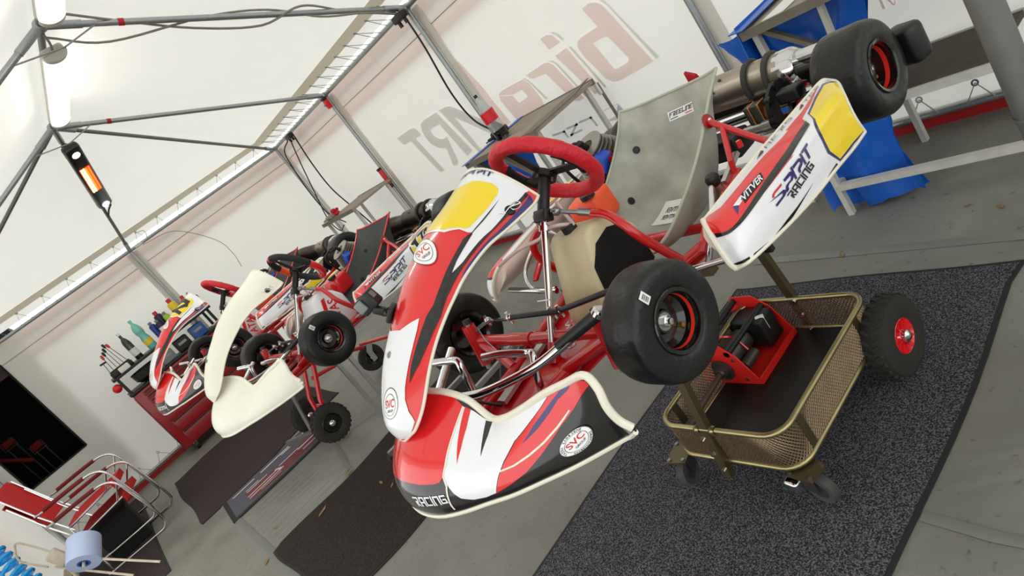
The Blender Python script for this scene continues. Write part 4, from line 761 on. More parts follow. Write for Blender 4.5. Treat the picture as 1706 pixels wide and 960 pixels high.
for k in range(9):   # shallow wrinkles in the floor sheet
    x0 = -5.35+.1*k; y0 = -.02+random.uniform(0, .1); strip([(x0, y0), (x0+.02+.02*math.sin(k), y0+.3), (x0+.05, y0+random.uniform(.45, .7))], .012, .001, .004).build('floor_wrinkle', 'floor_lap', floor)
for k in range(8):
    a = .25+.16*k; strip([(-5.0+.03*k, .95+.02*k), (-4.9+.7*math.sin(a), 1.0+.55*math.cos(a))], .016, .001, .005).build('floor_wrinkle', 'floor_lap', floor)
back = struct('wall_back', quad_grid((XE, YW, .09), (XO, YW, .09), (XO, YW, ZE+.02), (XE, YW, ZE+.02), 30, 8, .006), 'tent_white')
# dark window in the end wall
WY0, WY1, WZ0, WZ1 = -1.27, -.6, .8, 2.04
b = MB(); b.recalc = False
for y0, y1, z0, z1 in ((YF, WY0, .09, ZE), (WY1, YW, .09, ZE), (WY0, WY1, .09, WZ0), (WY0, WY1, WZ1, ZE)): b.add([(XE, y0, z0), (XE, y1, z0), (XE, y1, z1), (XE, y0, z1)], [(0, 1, 2, 3)])
left = struct('wall_left', b, 'tent_white')
front = struct('wall_front', quad_grid((XE, YF, .09), (-5.6, YF, .09), (-5.6, YF, ZE), (XE, YF, ZE), 12, 8, .01), 'tent_white')
# roof: hipped end over the end wall
R1, R2 = (-6.94, YR, ZR), (XO, YR, ZR)
o_ = .06
roof = quad_grid((XE, YW+.02, ZE+.05), (XO, YW+.02, ZE+.05), R2, R1, 30, 10, .0); roof.add(*(lambda q: (q.v, q.f))(quad_grid((XE, YF-.02, ZE+.05), (XO, YF-.02, ZE+.05), R2, R1, 30, 10)))
roof.add(*(lambda q: (q.v, q.f))(quad_grid((XE, YF-.02, ZE+.05), (XE, YW+.02, ZE+.05), R1, R1, 16, 10)))
ceiling = struct('ceiling', roof, 'tent_roof')
# tan hem band under the roof edge, and outer valance that shades the top of the walls
def lerp(a, b, t): return tuple(p+(q-p)*t for p, q in zip(a, b))
def hem(A, B, C, D, t0, t1, dz, mt_, name):
    q = MB(); q.recalc = False; pts = [lerp(A, D, t0), lerp(B, C, t0), lerp(B, C, t1), lerp(A, D, t1)]; q.add([(x, y, z-dz) for x, y, z in pts], [(0, 1, 2, 3)]); return q.build(name, mt_, ceiling)
EA, EB, EC = (XE, YW+.02, ZE+.05), (XO, YW+.02, ZE+.05), (XE, YF-.02, ZE+.05)
hem(EA, EB, R2, R1, .075, .13, .012, 'tent_hem', 'roof_hem'); hem(EC, EA, R1, R1, .075, .125, .012, 'tent_hem', 'roof_hem'); hem(EC, (XO, YF-.02, ZE+.05), R2, R1, .075, .13, .012, 'tent_hem', 'roof_hem')
def valance(a, b, n, z0, z1, off, mt_, par):
    q = MB(); q.recalc = False; n = Vector(n)*off; a = Vector((*a, 0)); b = Vector((*b, 0)); q.add([a+n+Vector((0, 0, z0)), b+n+Vector((0, 0, z0)), b+n+Vector((0, 0, z1)), a+n+Vector((0, 0, z1))], [(0, 1, 2, 3)]); return q.build('valance', mt_, par)
for a, b_, n, par in (((XE, YW), (XO, YW), (0, 1, 0), back), ((XE, YF), (XE, YW), (-1, 0, 0), left)):
    valance(a, b_, n, 2.11, ZE-.03, .03, 'valance_red', par); valance(a, b_, n, 2.02, 2.13, .03, 'valance_white', par); valance(a, b_, n, 1.9, 2.02, .05, 'valance_red', par)
    m_ = Vector((*a, 0)); k_ = Vector((*b_, 0)); MB().bar(m_-Vector(n)*.004+Vector((0, 0, 2.02)), k_-Vector(n)*.004+Vector((0, 0, 2.02)), .004, .006).build('valance_edge', 'lace_grey', par)
# lower skirting: red strip, grey band
trim1 = struct('trim_1', MB().box(((XE+XO)/2, YW-.012, .025), (XO-XE, .012, .05)), 'base_red'); trim2 = struct('trim_2', MB().box((XE+.012, (YF+YW)/2, .03), (.012, YW-YF, .06)), 'base_red')
struct('trim_3', MB().box(((XE+XO)/2, YW-.008, .068), (XO-XE, .008, .036)), 'galv_dark'); struct('trim_4', MB().box((XE+.008, (YF+YW)/2, .075), (.008, YW-YF, .03)), 'tent_hem'); struct('trim_5', MB().box(((XE-5.6)/2, YF+.008, .05), (-5.6-XE, .012, .09)), 'tent_hem')
# printing on the long wall, seen from the back
for mt_, P in WALLPRINT:
    V, F = tess([[(x, z) for x, z in P]], 0, 0); q = MB(); q.recalc = False; q.add([(x, YW-.012, z) for x, z in V], F); q.build('wall_lettering', mt_, back, smooth=False)
# tube frame
fr = thing('tent_frame', 'galvanised steel tube frame of posts, eaves and rafters holding up the white tent', 'tent frame', kind='structure')
PX = (-9.12, -6.93, -4.79, -2.52, -.30, 2.0)
def pipe(a, b, r=.021, mt_='galv', name='tube', par=fr): return MB().cyl(a, b, r, 14).build(name, mt_, par)
for x in PX: pipe((x, YW-.05, 0), (x, YW-.05, ZE-.04), .021, 'galv', 'post'); 
for y in (YR+.05, YF+.05): pipe((XE+.05, y, 0), (XE+.05, y, ZE-.04), .02, 'galv', 'post')
pipe((PX[1], YF+.05, 0), (PX[1], YF+.05, ZE), .021, 'galv', 'post')
pipe((XE+.04, YW-.05, ZE-.02), (XO, YW-.05, ZE-.02), .02, 'galv', 'eave_tube'); pipe((XE+.05, YF+.04, ZE-.02), (XE+.05, YW-.05, ZE-.02), .02, 'galv', 'eave_tube'); pipe((XE+.05, YF+.04, ZE-.02), (-5.6, YF+.04, ZE-.02), .02, 'galv', 'eave_tube')
pipe((XE+.05, YW-.05, .085), (XO, YW-.05, .085), .02, 'galv', 'base_tube'); pipe((XE+.05, YF+.05, .09), (XE+.05, YW-.05, .09), .018, 'galv', 'base_tube')
HZ = ZR-.07
pipe((-6.94, YR, HZ), (XO, YR, HZ), .022, 'galv_dark', 'ridge_tube')
ends = [(-6.94, (-6.93, YW-.05)), (-6.94, (-9.14, YW-.06)), (-6.94, (XE+.05, YR+.05)), (-6.94, (-6.93, YF+.05)), (-6.94, (-9.14, YF+.06)), (-4.79, (-4.79, YW-.05)), (-4.79, (-4.79, YF+.05)), (-2.52, (-2.52, YW-.05)), (-2.52, (-2.52, YF+.05)), (-.3, (-.3, YW-.05)), (-.3, (-.3, YF+.05))]
for hx, (x, y) in ends:
    A = Vector((hx, YR, HZ)); B = Vector((x, y, ZE-.02)); hip = abs(x-hx) > .5; pipe(A, B, .018 if hip else .021, 'galv_dark' if hip else 'galv', 'rafter_tube')
    d = (B-A).normalized(); pipe(A, A+d*.22, .026, 'galv', 'hub_sleeve'); pipe(B-d*.2, B, .025, 'galv', 'eave_sleeve')
    if not hip and y > YR+.5: pipe(A+d*.42, A+d*.455, .0235, 'base_red', 'red_tape')
for x in PX[:-1]: MB().sphere((x, YW-.05, ZE-.02), .036, 8).build('corner_joint', 'galv', fr)
for hx in (-6.94, -4.79, -2.52): MB().sphere((hx, YR, HZ), .042, 8).build('ridge_joint', 'galv', fr)
for hx in (-6.94, -4.79):     # thin brace rods under each ridge joint
    for s in (1, -1): pipe((hx, YR+s*.28, HZ-.125), (hx+.12, YR, HZ-.2), .005, 'steel', 'brace_rod')
# lacing between hem and eave tube
def lacing(A, B, n, up, par):
    A = Vector(A); B = Vector(B); up = Vector(up)
    for i in range(n):
        p = A+(B-A)*((i+.5)/n); q = p+up; e = (B-A)/n; MB().tube([p-e*.18-up*.1, q, p+e*.28-up*.1], .003, 5).build('lace', 'lace_grey', par); MB().lathe([(.008, -.002), (.014, -.002), (.014, .002), (.008, .002)], q, up.cross(e), 10, True).build('eyelet', 'steel', par)
lacing((XE+.1, YF+.3, ZE), (XE+.1, YW-.2, ZE), 15, (.15, 0, .105), fr); lacing((XE+.3, YW-.08, ZE), (-3.9, YW-.08, ZE), 19, (0, -.16, .105), fr)
def low_lacing(pts, up, e, par):
    for p in pts:
        p = Vector(p); up = Vector(up); e = Vector(e); q = p+up; MB().tube([p-e, q, p+e*1.2+up*.05], .0035, 5).build('lace', 'lace_grey', par); MB().lathe([(.009, -.002), (.017, -.002), (.017, .002), (.009, .002)], q, e.cross(up), 12, True).build('eyelet', 'steel', par)
low_lacing([(XE+.07, y, .1) for y in (-1.2, -.95, -.7, -.42, -.16, .1)], (-.02, 0, .11), (0, .07, 0), fr); low_lacing([(x, YW-.075, .09) for x in (-1.9, -1.66, -1.41, -1.15)], (0, .03, .085), (.055, 0, 0), fr)
# clear flap strips behind the posts
for x in (-9.12, -6.93, -4.79, -2.52): MB().box((x+.05, YW-.018, 1.15), (.10, .004, 2.1)).build('seam_flap', 'valance_white', back)
MB().box((XE+.02, YR+.05, 1.15), (.004, .14, 2.1)).build('seam_flap', 'valance_white', left)
# the dark window: frame, clear pane, and the unlit booth behind it
w1 = tag(link('window_1', None, None, (XE, 0, 0)), kind='structure')
b = MB(); 
for y0, y1, z0, z1 in ((WY0, WY1, WZ0-.01, WZ0+.01), (WY0, WY1, WZ1-.01, WZ1+.01), (WY0-.01, WY0+.01, WZ0, WZ1), (WY1-.01, WY1+.01, WZ0, WZ1)): b.box((0, (y0+y1)/2, (z0+z1)/2), (.012, y1-y0, z1-z0))
b.build('window_frame', 'blk_matte', w1)
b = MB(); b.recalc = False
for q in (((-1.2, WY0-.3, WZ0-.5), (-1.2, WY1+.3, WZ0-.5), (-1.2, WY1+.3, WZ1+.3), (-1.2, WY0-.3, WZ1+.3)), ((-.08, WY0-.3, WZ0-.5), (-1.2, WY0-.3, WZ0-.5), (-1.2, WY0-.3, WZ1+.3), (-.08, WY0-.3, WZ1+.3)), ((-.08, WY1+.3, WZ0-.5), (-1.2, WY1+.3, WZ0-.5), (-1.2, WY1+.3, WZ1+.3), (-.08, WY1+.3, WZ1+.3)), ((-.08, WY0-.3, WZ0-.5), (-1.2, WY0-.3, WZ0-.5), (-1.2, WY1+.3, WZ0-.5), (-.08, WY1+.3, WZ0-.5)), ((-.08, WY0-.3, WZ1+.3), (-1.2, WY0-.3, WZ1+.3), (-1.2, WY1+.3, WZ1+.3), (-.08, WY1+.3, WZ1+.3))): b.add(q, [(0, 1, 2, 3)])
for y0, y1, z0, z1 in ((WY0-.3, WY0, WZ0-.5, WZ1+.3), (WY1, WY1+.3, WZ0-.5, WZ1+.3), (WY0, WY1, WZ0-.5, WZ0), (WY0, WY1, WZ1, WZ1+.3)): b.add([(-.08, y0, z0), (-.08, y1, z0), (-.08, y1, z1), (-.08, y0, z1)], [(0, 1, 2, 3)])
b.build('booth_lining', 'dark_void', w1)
clear('window_film', (20, 20, 20), .965, .3); q = MB(); q.recalc = False; q.add([(-.004, WY0, WZ0), (-.004, WY1, WZ0), (-.004, WY1, WZ1), (-.004, WY0, WZ1)], [(0, 1, 2, 3)]).build('pane', 'window_film', w1)
mat('dim_red', (190, 30, 30), .5); mat('dim_green', (120, 190, 40), .5)
# pieces behind the pane; the chairs are added to imitate reflections of chairs
tag(MB().cyl((XE-.25, -1.33, 1.28), (XE-.2, -1.06, 1.02), .025, 12).build('red_tube', 'dim_red'), 'red tube seen leaning in the dark window', 'tube')
def dim_seat(y, z, label):
    t = thing('reflection_chair', label, 'chair', (XE-.3, y, z), group='chair reflections built behind the dark window'); MB().rbox((0, 0, 0), (.12, .13, .09), .02).build('backrest', 'dim_red', t); MB().tube([(.05, -.07, .03), (.06, -.07, -.06), (.06, .07, -.06), (.05, .07, .03)], .006, 8).build('frame', 'steel', t)
    for s in (1, -1): MB().cyl((0, s*.05, -.05), (0, s*.05, -z+.32), .008, 8).build('leg', 'steel', t)
dim_seat(-.95, 1.12, 'larger red chair added behind the dark window as a reflection'); dim_seat(-1.12, 1.33, 'smaller red chair farther up, added behind the dark window as a reflection')
g_ = MB(); 
for k in range(4): g_.rbox((XE-.3+.02*k, -1.22+.03*k, 1.62-.03*k), (.03, .045, .02), .006, rotm(.6*k, 'X'))
tag(g_.build('lime_strap', 'dim_green'), 'lime green strap inside the dark window', 'strap')
t = thing('booth_box', 'black box on the ground inside the dark window', 'box', (XE-.85, -1.0, .30)); MB().rbox((0, 0, .2), (.5, .7, .4), .02).build('shell', 'blk_matte', t); MB().rbox((0, 0, .415), (.52, .72, .03), .01).build('lid', 'blk_matte', t); MB().box((.262, 0, .36), (.008, .1, .04)).build('catch', 'steel', t)
# ---------------- rugs ----------------
def rug(name, label, x0, x1, y0, y1, mt_, h=.008, edge=.03, wav=.012, seed=0, yaw=0):
    """thin mat with a slightly wavy outline and a darker bound edge"""
    rnd = random.Random(seed); ph = [rnd.uniform(0, 6) for _ in range(8)]
    def out(ins):
        P = []; n = 26
        for i in range(n): t = i/n; P.append((x0+ins+(x1-x0-2*ins)*t, y0+ins+wav*.4*math.sin(9*t+ph[0])))
        for i in range(n): t = i/n; P.append((x1-ins+wav*math.sin(7*t+ph[1])+wav*.6*math.sin(15*t+ph[2]), y0+ins+(y1-y0-2*ins)*t))
        for i in range(n): t = i/n; P.append((x1-ins-(x1-x0-2*ins)*t, y1-ins+wav*.4*math.sin(8*t+ph[3])))
        for i in range(n): t = i/n; P.append((x0+ins+wav*math.sin(6*t+ph[4])+wav*.5*math.sin(13*t+ph[5]), y1-ins-(y1-y0-2*ins)*t))
        return P
    t = thing(name, label, 'rug', (0, 0, 0)); MB().prism(out(0), h*.7, (0, 0, .001)).build('binding', 'carpet_edge', t, smooth=False); MB().prism(out(edge), h, (0, 0, .001)).build('pile', mt_, t, smooth=False); return t
rug('floor_rug', 'speckled grey carpet with dark binding under the nearest kart trolley', -2.185, -.985, -.9, 2.19, 'carpet_grey', .008, .016, .014, 3)
rug('floor_rug', 'plain dark brown carpet beside the nearest kart nose, dry leaves on it', -4.40, -3.16, -.035, 1.75, 'carpet_brown', .008, .018, .03, 5)
r3 = rug('floor_rug', 'wide dark brown carpet in front of the red tool cabinet', -8.1, -6.08, -.26, 1.25, 'carpet_dark', .007, .006, .03, 8)
rug('floor_rug', 'dark mat under the stacked red chairs', -9.0, -5.75, -1.35, -.6, 'carpet_dark', .006, .02, .01, 11)
# printed door mat
t = thing('printed_mat', 'dark long mat printed with white lettering and red streaks', 'mat'); MB().prism([(-6.06, -.06), (-5.46, -.09), (-5.40, .4), (-5.36, 1.05), (-6.0, 1.05), (-6.02, .5)], .009, (0, 0, .002)).build('backing', 'carpet_edge', t, smooth=False); MB().prism([(-6.03, -.02), (-5.50, -.05), (-5.44, .4), (-5.40, 1.02), (-5.97, 1.02), (-6.0, .5)], .004, (0, 0, .0085)).build('print_field', 'mat_navy', t, smooth=False)
def mp(name, mt_, P, z=.0128): 
    V, F = tess([P], 0, 0); q = MB(); q.recalc = False; q.add([(x, y, z) for x, y in V], F).build(name, mt_, t, smooth=False)
mp('mat_print', 'mat_red', [(-5.82, .1), (-5.52, .12), (-5.46, .6), (-5.52, .95), (-5.75, .8), (-5.7, .45)])
for k, (x, y, l, wd) in enumerate(((-5.97, .02, .22, .02), (-5.95, .3, .3, .025), (-5.93, .66, .25, .03), (-5.84, .12, .13, .016), (-5.79, .12, .2, .016), (-5.68, .1, .3, .018), (-5.62, .1, .34, .018), (-5.7, .42, .2, .016), (-5.57, .2, .2, .01), (-5.82, .72, .25, .035), (-5.66, .6, .35, .025), (-5.56, .62, .3, .02), (-5.9, .5, .1, .02))): mp('mat_lettering', 'mat_white', [(x, y), (x+wd, y+.01), (x+wd+.015, y+l), (x+.015, y+l)], .0134)
mp('mat_lettering', 'mat_white', [(-5.70, .39), (-5.62, .43), (-5.60, .41), (-5.68, .37)], .0134)
# dry leaves
def leaf(x, y, s, a, z, label):
    b = MB(); b.add([(0, -1, .05), (.35, -.4, .12), (.3, .4, .1), (0, 1, .25), (-.3, .4, .12), (-.35, -.4, .1), (0, 0, 0)], [(0, 1, 6), (1, 2, 6), (2, 3, 6), (3, 4, 6), (4, 5, 6), (5, 0, 6)]); o = b.build('dry_leaf', 'leaf_brown', None, (x, y, z), (0, 0, a)); o.scale = (s, s, s); tag(o, label, 'leaf')
for x, y, s, a, z, lb in ((-4.25, .31, .045, .4, .010, 'largest dry brown leaf on the brown carpet'), (-4.71, .07, .03, 2, .003, 'small dry leaf on grey floor near the printed mat'), (-4.38, -.10, .035, 1, .003, 'curled leaf scrap on bare floor below the brown carpet'), (-4.40, .60, .04, .2, .010, 'narrow dry leaf at the far edge of the brown carpet'), (-3.87, .62, .025, 1.5, .010, 'small tan leaf on brown carpet near kart nose'),
                          (-3.72, .63, .022, .7, .010, 'tiny leaf beside kart nose on the brown carpet'), (-3.85, -.12, .03, 2.6, .003, 'leaf at the bottom corner of the brown carpet'), (-1.72, 2.37, .03, .5, .003, 'leaf on grey floor behind the nearest side pod'), (-1.15, 2.55, .022, 1, .003, 'pale leaf scrap on floor below the white table rail'), (-1.28, 2.6, .018, 2, .003, 'dark crumpled scrap on floor near the table rail')): leaf(x, y, s, a, z, lb)
# ---------------- kart trolleys ----------------
def big_wheel(name, par, loc, r, w_, hubmt, tyre_mt='rubber_dusty', lugs=True, hr=.5):
    t = MB().lathe([(r*hr, w_*.42), (r*(hr+.1), w_*.5), (r*.8, w_*.5), (r*.93, w_*.42), (r, w_*.2), (r, -w_*.2), (r*.93, -w_*.42), (r*.8, -w_*.5), (r*(hr+.1), -w_*.5), (r*hr, -w_*.42)], axis=(1, 0, 0), n=36, closed=True).build(name, tyre_mt, par, loc)
    if lugs:
        b = MB()
        for k in range(26):
            a = 2*PI*k/26
            for s in (1, -1): aa = a+s*.06; b.box((s*w_*.17, math.cos(aa)*r*.985, math.sin(aa)*r*.985), (w_*.3, .012, .012), rotm(aa, 'X') @ rotm(s*.5, 'Y'))
        tag(b.build('tread', tyre_mt, t), kind='stuff')
    for s in (1, -1):
        h = MB().lathe([(r*(hr+.04), w_*.40*s), (r*hr, w_*.44*s), (r*(hr-.06), w_*.32*s), (r*.2, w_*.3*s), (r*.18, w_*.4*s), (0, w_*.4*s)], axis=(1, 0, 0), n=28).build('wheel_rim', hubmt, t)
    b = MB().lathe([(r*.16, w_*.38), (r*.15, w_*.55), (r*.08, w_*.64), (0, w_*.66)], axis=(1, 0, 0), n=18); b.build('hub_cap', 'chrome', t)
    if hubmt == 'red':
        b = MB()
        for k in range(10): a = 2*PI*k/10; b.bar((w_*.34, math.cos(a)*r*.2, math.sin(a)*r*.2), (w_*.4, math.cos(a)*r*(hr-.02), math.sin(a)*r*(hr-.02)), .006, .014, up=(1, 0, 0))
        each(b, 'rim_web', 'red', t)
    return t
def rrect(x0, x1, y0, y1, r, z, n=6):
    P = []
    for cx, cy, a0 in ((x1-r, y1-r, 0), (x0+r, y1-r, 90), (x0+r, y0+r, 180), (x1-r, y0+r, 270)):
        for k in range(n+1): a = math.radians(a0+90*k/n); P.append((cx+r*math.cos(a), cy+r*math.sin(a), z))
    return P
T = thing('kart_trolley', 'brass coloured basket trolley on castors carrying the nearest kart', 'trolley', (-1.46, 1.06, .009))
ox, oy = -1.46, 1.06
def L_(x, y, z): return (x-ox, y-oy, z)
bx0, bx1, by0, by1 = -1.705, -1.225, 1.065, 1.70
for z, nm in ((.285, 'top_rail'), (.15, 'bottom_rail')): MB().tube([L_(*p) for p in rrect(bx0, bx1, by0, by1, .07, z)], .0095, 10, closed=True).build(nm, 'zinc_yellow', T)
MB().prism([(p[0], p[1]) for p in [L_(*q) for q in rrect(bx0+.012, bx1-.012, by0+.012, by1-.012, .06, 0)]], .006, (0, 0, .148)).build('tray', 'tray_black', T, smooth=False)
# perforated basket wall: staggered mesh of thin wires round the basket
path = rrect(bx0, bx1, by0, by1, .07, 0, 8); P = [Vector(L_(*p)) for p in path]; P.append(P[0]); seg = [0]
for a, b_ in zip(P, P[1:]): seg.append(seg[-1]+(b_-a).length)
def along(s):
    s = s % seg[-1]
    for i in range(len(seg)-1):
        if seg[i] <= s <= seg[i+1]: t = (s-seg[i])/max(1e-9, seg[i+1]-seg[i]); return P[i]+(P[i+1]-P[i])*t
    return P[0]
b = MB(); N = 170; zz = .118
for k in range(N):
    for sg in (1, -1):
        Q = []
        for j in range(7): s = (k+sg*j*1.3)/N*seg[-1]; p = along(s); Q.append(Vector((p.x, p.y, .157+zz*j/6)))
        b.tube(Q, .0023, 3, cap=False)
tag(b.build('basket_mesh', 'mesh_zinc', T), kind='stuff')
for x, y in ((bx1, 1.16), (bx1, 1.58), (bx0, 1.16), (bx0, 1.58)): MB().box(L_(x, y, .218), (.006, .03, .14)).build('basket_strap', 'zinc_brown', T)
for y, top, lean in ((by0-.014, .816, .10), (by1+.014, .816, -.05)):
    MB().bar(L_(-1.5, y-.01*(1 if lean > 0 else -1), .10), L_(-1.5, y+lean, top), .032, .024, up=(0, 1, 0)).build('upright', 'zinc_brown', T); MB().bar(L_(-1.82, y+lean, top+.008), L_(-1.18, y+lean, top+.008), .03, .022).build('cross_arm', 'zinc_brown', T)
    for z in (.285, .22, .15): MB().cyl(L_(-1.482, y-.02, z), L_(-1.482, y-.035, z), .006, 8).build('bolt', 'chrome', T)
for s in (1, -1): MB().lathe([(.012, 0), (.016, .01), (.012, .02)], L_(-1.5+s*.02, by0, .285), (s, 0, 0), 12).build('weld_collar', 'zinc_yellow', T)
MB().bar(L_(-1.47, by1+.0, .5), L_(-1.47, by1-.015, .74), .03, .02).build('upright_pad', 'blk_plastic', T)
def castor(x, y, ang, par, brake=False):
    c = link('castor', MB().prism([(-.05, -.04), (.05, -.04), (.05, .04), (-.05, .04)], .005, (0, 0, .118)).mesh('castor', 'zinc_brown'), par, (x, y, .012), (0, 0, ang))
    b = MB().box((0, -.018, .085), (.045, .004, .075)); b.box((0, .018, .085), (.045, .004, .075)); b.box((0, 0, .115), (.05, .04, .006)); each(b, 'fork', 'steel', c)
    MB().lathe([(.028, -.012), (.05, -.014), (.052, -.006), (.052, .006), (.05, .014), (.028, .012)], (.02, 0, .053), (0, 1, 0), 22, True).build('castor_tyre', 'rubber_grey', c); MB().lathe([(0, -.013), (.03, -.013), (.03, .013), (0, .013)], (.02, 0, .053), (0, 1, 0), 18).build('castor_hub', 'steel', c)
    for px, py in ((-.038, -.028), (.038, -.028), (-.038, .028), (.038, .028)): MB().cyl((px, py, .122), (px, py, .128), .007, 8).build('bolt', 'steel', c)
    if brake: MB().rbox((-.045, -.025, .07), (.05, .05, .05), .01).build('brake_housing', 'chrome', c); MB().rbox((-.075, -.025, .05), (.03, .046, .022), .006, rotm(.4, 'Y')).build('brake_lever', 'dark_green', c)
    return c
castor(-1.715-ox, 1.075-oy, -1.35, T); castor(-1.235-ox, 1.085-oy, -.15, T, True)
for s, x in ((1, -1.185), (-1, -1.75)):
    w_ = big_wheel('trolley_wheel', T, L_(x, 1.655, .135), .135, .085, 'red', hr=.42); w_.rotation_euler = (0, 0, 0 if s > 0 else PI)
MB().cyl(L_(-1.75, 1.655, .135), L_(-1.19, 1.655, .135), .01, 12).build('axle', 'steel', T)
# red starter lying in the basket
S_ = thing('kart_starter', 'red electric kart starter with steel shaft lying in the trolley basket', 'starter', (-1.655, 1.40, .155))
plate = [(-.125, .0), (.125, .0), (.075, .13), (.02, .185), (-.075, .185), (-.125, .12)]
for y in (0, .27): MB().prism([(x, z) for x, z in plate], .006, (0, y+.006, .004), (1, 0, 0), (0, 0, 1)).build('end_plate', 'starter_red', S_, smooth=False)
MB().box((0, .138, .006), (.25, .27, .005)).build('base_plate', 'starter_red', S_); MB().box((.122, .138, .018), (.005, .27, .03)).build('side_lip', 'starter_red', S_)
for x, z in ((-.065, .172), (.045, .145)): MB().cyl((x, .0, z), (x, .275, z), .0125, 12).build('handle_bar', 'blk_plastic', S_)
MB().cyl((-.01, .03, .085), (-.01, .16, .085), .042, 20).build('motor', 'motor_grey', S_); MB().cyl((.045, .04, .05), (.045, .12, .05), .022, 16).build('solenoid', 'motor_grey', S_)
MB().rbox((.01, .215, .085), (.16, .09, .12), .01).build('battery', 'battery_black', S_); MB().box((.075, .2, .12), (.03, .012, .06), rotm(.5, 'Z')).build('battery_label', 'tape_white', S_)
MB().lathe([(.045, 0), (.045, -.006), (.03, -.008), (.03, -.018), (.02, -.02), (.018, -.03), (0, -.03)][::-1], (-.01, -.002, .075), (0, 1, 0), 24).build('bearing', 'motor_grey', S_)
MB().cyl((-.01, -.01, .075), (.02, -.30, .085), .0105, 14).build('starter_shaft', 'rust', S_); MB().cyl((.018, -.25, .083), (.022, -.315, .086), .0145, 14).build('shaft_socket', 'rust', S_); 
k_ = MB().lathe([(.024, 0), (.024, .02), (.018, .026), (0, .026)], (-.085, .045, .178), (0, 0, 1), 18).build('push_button', 'blk_plastic', S_); MB().cyl((-.085, .045, .204), (-.085, .045, .208), .013, 14).build('button_cap', 'knob_cream', k_)
MB().tube(spline([(-.06, .05, .165), (.0, .08, .16), (.02, .1, .13), (.045, .1, .08)], 5), .004, 6).build('starter_wire', 'red', S_)
for x, z in ((-.09, .03), (.07, .03), (-.085, .12), (.06, .12)): MB().cyl((x, .0, z), (x, -.004, z), .007, 8).build('bolt', 'steel', S_)
# stand below the far kart: red arms, pneumatic tyres
T3 = thing('kart_trolley', 'red tubular trolley with black pneumatic tyres below the farthest kart', 'trolley', (-5.3, .85, .02)); tx, ty = -5.3, .85
def K_(x, y, z): return (x-tx, y-ty, z)
for x, y, r in ((-5.0, .83, .146), (-5.62, .85, .146)): big_wheel('trolley_wheel', T3, K_(x, y, r), r, .085, 'rim_black')
w_ = big_wheel('trolley_wheel', T3, K_(-5.66, 1.56, .118), .118, .06, 'rim_black', lugs=False)
q = MB().prism([(-.02, -.03), (.025, -.03), (.03, .05), (.08, .12), (.05, .16), (-.015, .08)], .006, K_(-5.61, 1.56, .118), (0, 1, 0), (0, 0, 1)); q.build('castor_plate', 'alu', T3)
MB().cyl(K_(-5.62, .85, .146), K_(-5.0, .83, .146), .012, 12).build('axle', 'frame_red', T3)
for s in (1, -1):
    x = -5.24+s*.14; MB().tube([K_(x, .87, .15), K_(x, .90, .3), K_(x, 1.03, .52), K_(x+s*.06, 1.06, .925)], .018, 10).build('upright', 'frame_red', T3)
MB().tube([K_(-5.35, .9, .22), K_(-5.13, .9, .22)], .015, 10).build('cross_tube', 'frame_red', T3)
MB().tube([K_(-5.3, 1.0, .42), K_(-5.35, 1.2, .36), K_(-5.6, 1.45, .3), K_(-5.63, 1.56, .24)], .017, 10).build('rear_arm', 'frame_red', T3); MB().tube([K_(-5.0, 1.62, .30), K_(-5.62, 1.55, .28)], .015, 10).build('rear_arm', 'frame_red', T3)
MB().bar(K_(-5.6, .86, .40), K_(-5.38, .745, .10), .022, .03).build('prop_strut', 'galv_dark', T3); MB().bar(K_(-5.38, .75, .09), K_(-5.68, .585, .09), .03, .02).build('prop_foot', 'galv_dark', T3)
for x in (-5.55, -4.95): MB().cyl(K_(x, .7, .934), K_(x, 1.5, .934), .014, 10).build('cradle_bar', 'frame_red', T3)
# stand of the middle kart (mostly hidden)
T2 = thing('kart_trolley', 'grey steel trolley below the kart with the cream nose', 'trolley', (-3.6, .9, 0)); tx, ty = -3.6, .9
for x in (-3.5, -3.8): MB().bar(K_(x, .88, .86), K_(x, .87, .12), .03, .022).build('leg', 'alu', T2)
for x in (-3.5, -3.8): MB().bar(K_(x, 1.6, .86), K_(x, 1.62, .12), .03, .022).build('leg', 'alu', T2)
for x in (-3.5, -3.8): MB().bar(K_(x, .75, .12), K_(x, 1.75, .12), .03, .03).build('skid', 'alu', T2); MB().bar(K_(x, .78, .871), K_(x, 1.72, .871), .03, .025).build('cradle_bar', 'alu', T2)
for y in (.88, 1.62): MB().bar(K_(-3.85, y, .15), K_(-3.45, y, .15), .03, .03).build('cross_bar', 'alu', T2)
for x in (-3.87, -3.43):
    for y in (.8, 1.68): big_wheel('trolley_wheel', T2, K_(x, y, .06), .06, .03, 'rim_black', lugs=False)
# ---------------- benches and things along the long wall ----------------
def table(name, label, x0, x1, y0, y1, z, legs, foot=True, top='wood_grey', group=None, stretch=.16):
    t = thing(name, label, 'table', ((x0+x1)/2, (y0+y1)/2, 0)); cx, cy = (x0+x1)/2, (y0+y1)/2
    MB().box((0, 0, z-.012), (x1-x0, y1-y0, .024)).build('table_top', top, t)
    for y in (y0, y1): MB().box((0, y-cy, z-.014), (x1-x0+.01, .012, .04)).build('edge_rail', 'wood_edge' if top == 'wood_grey' else 'white_worn', t)
    for x in legs:
        for ya in (y0+.05, y1-.05): MB().bar((x-cx, ya-cy, z-.03), (x-cx, ya-cy, 0), .032, .026, up=(1, 0, 0)).build('leg', 'white_worn', t)
        if foot: MB().bar((x-cx, y0+.05-cy, stretch), (x-cx, y1-.05-cy, stretch), .026, .022).build('leg_brace', 'white_worn', t)
    return t, cx, cy
tb1, c1x, c1y = table('work_table', 'small grey wooden table with cola bottle on it against the long wall', -4.30, -3.40, 2.66, 3.30, 1.045, (-4.25, -3.45))
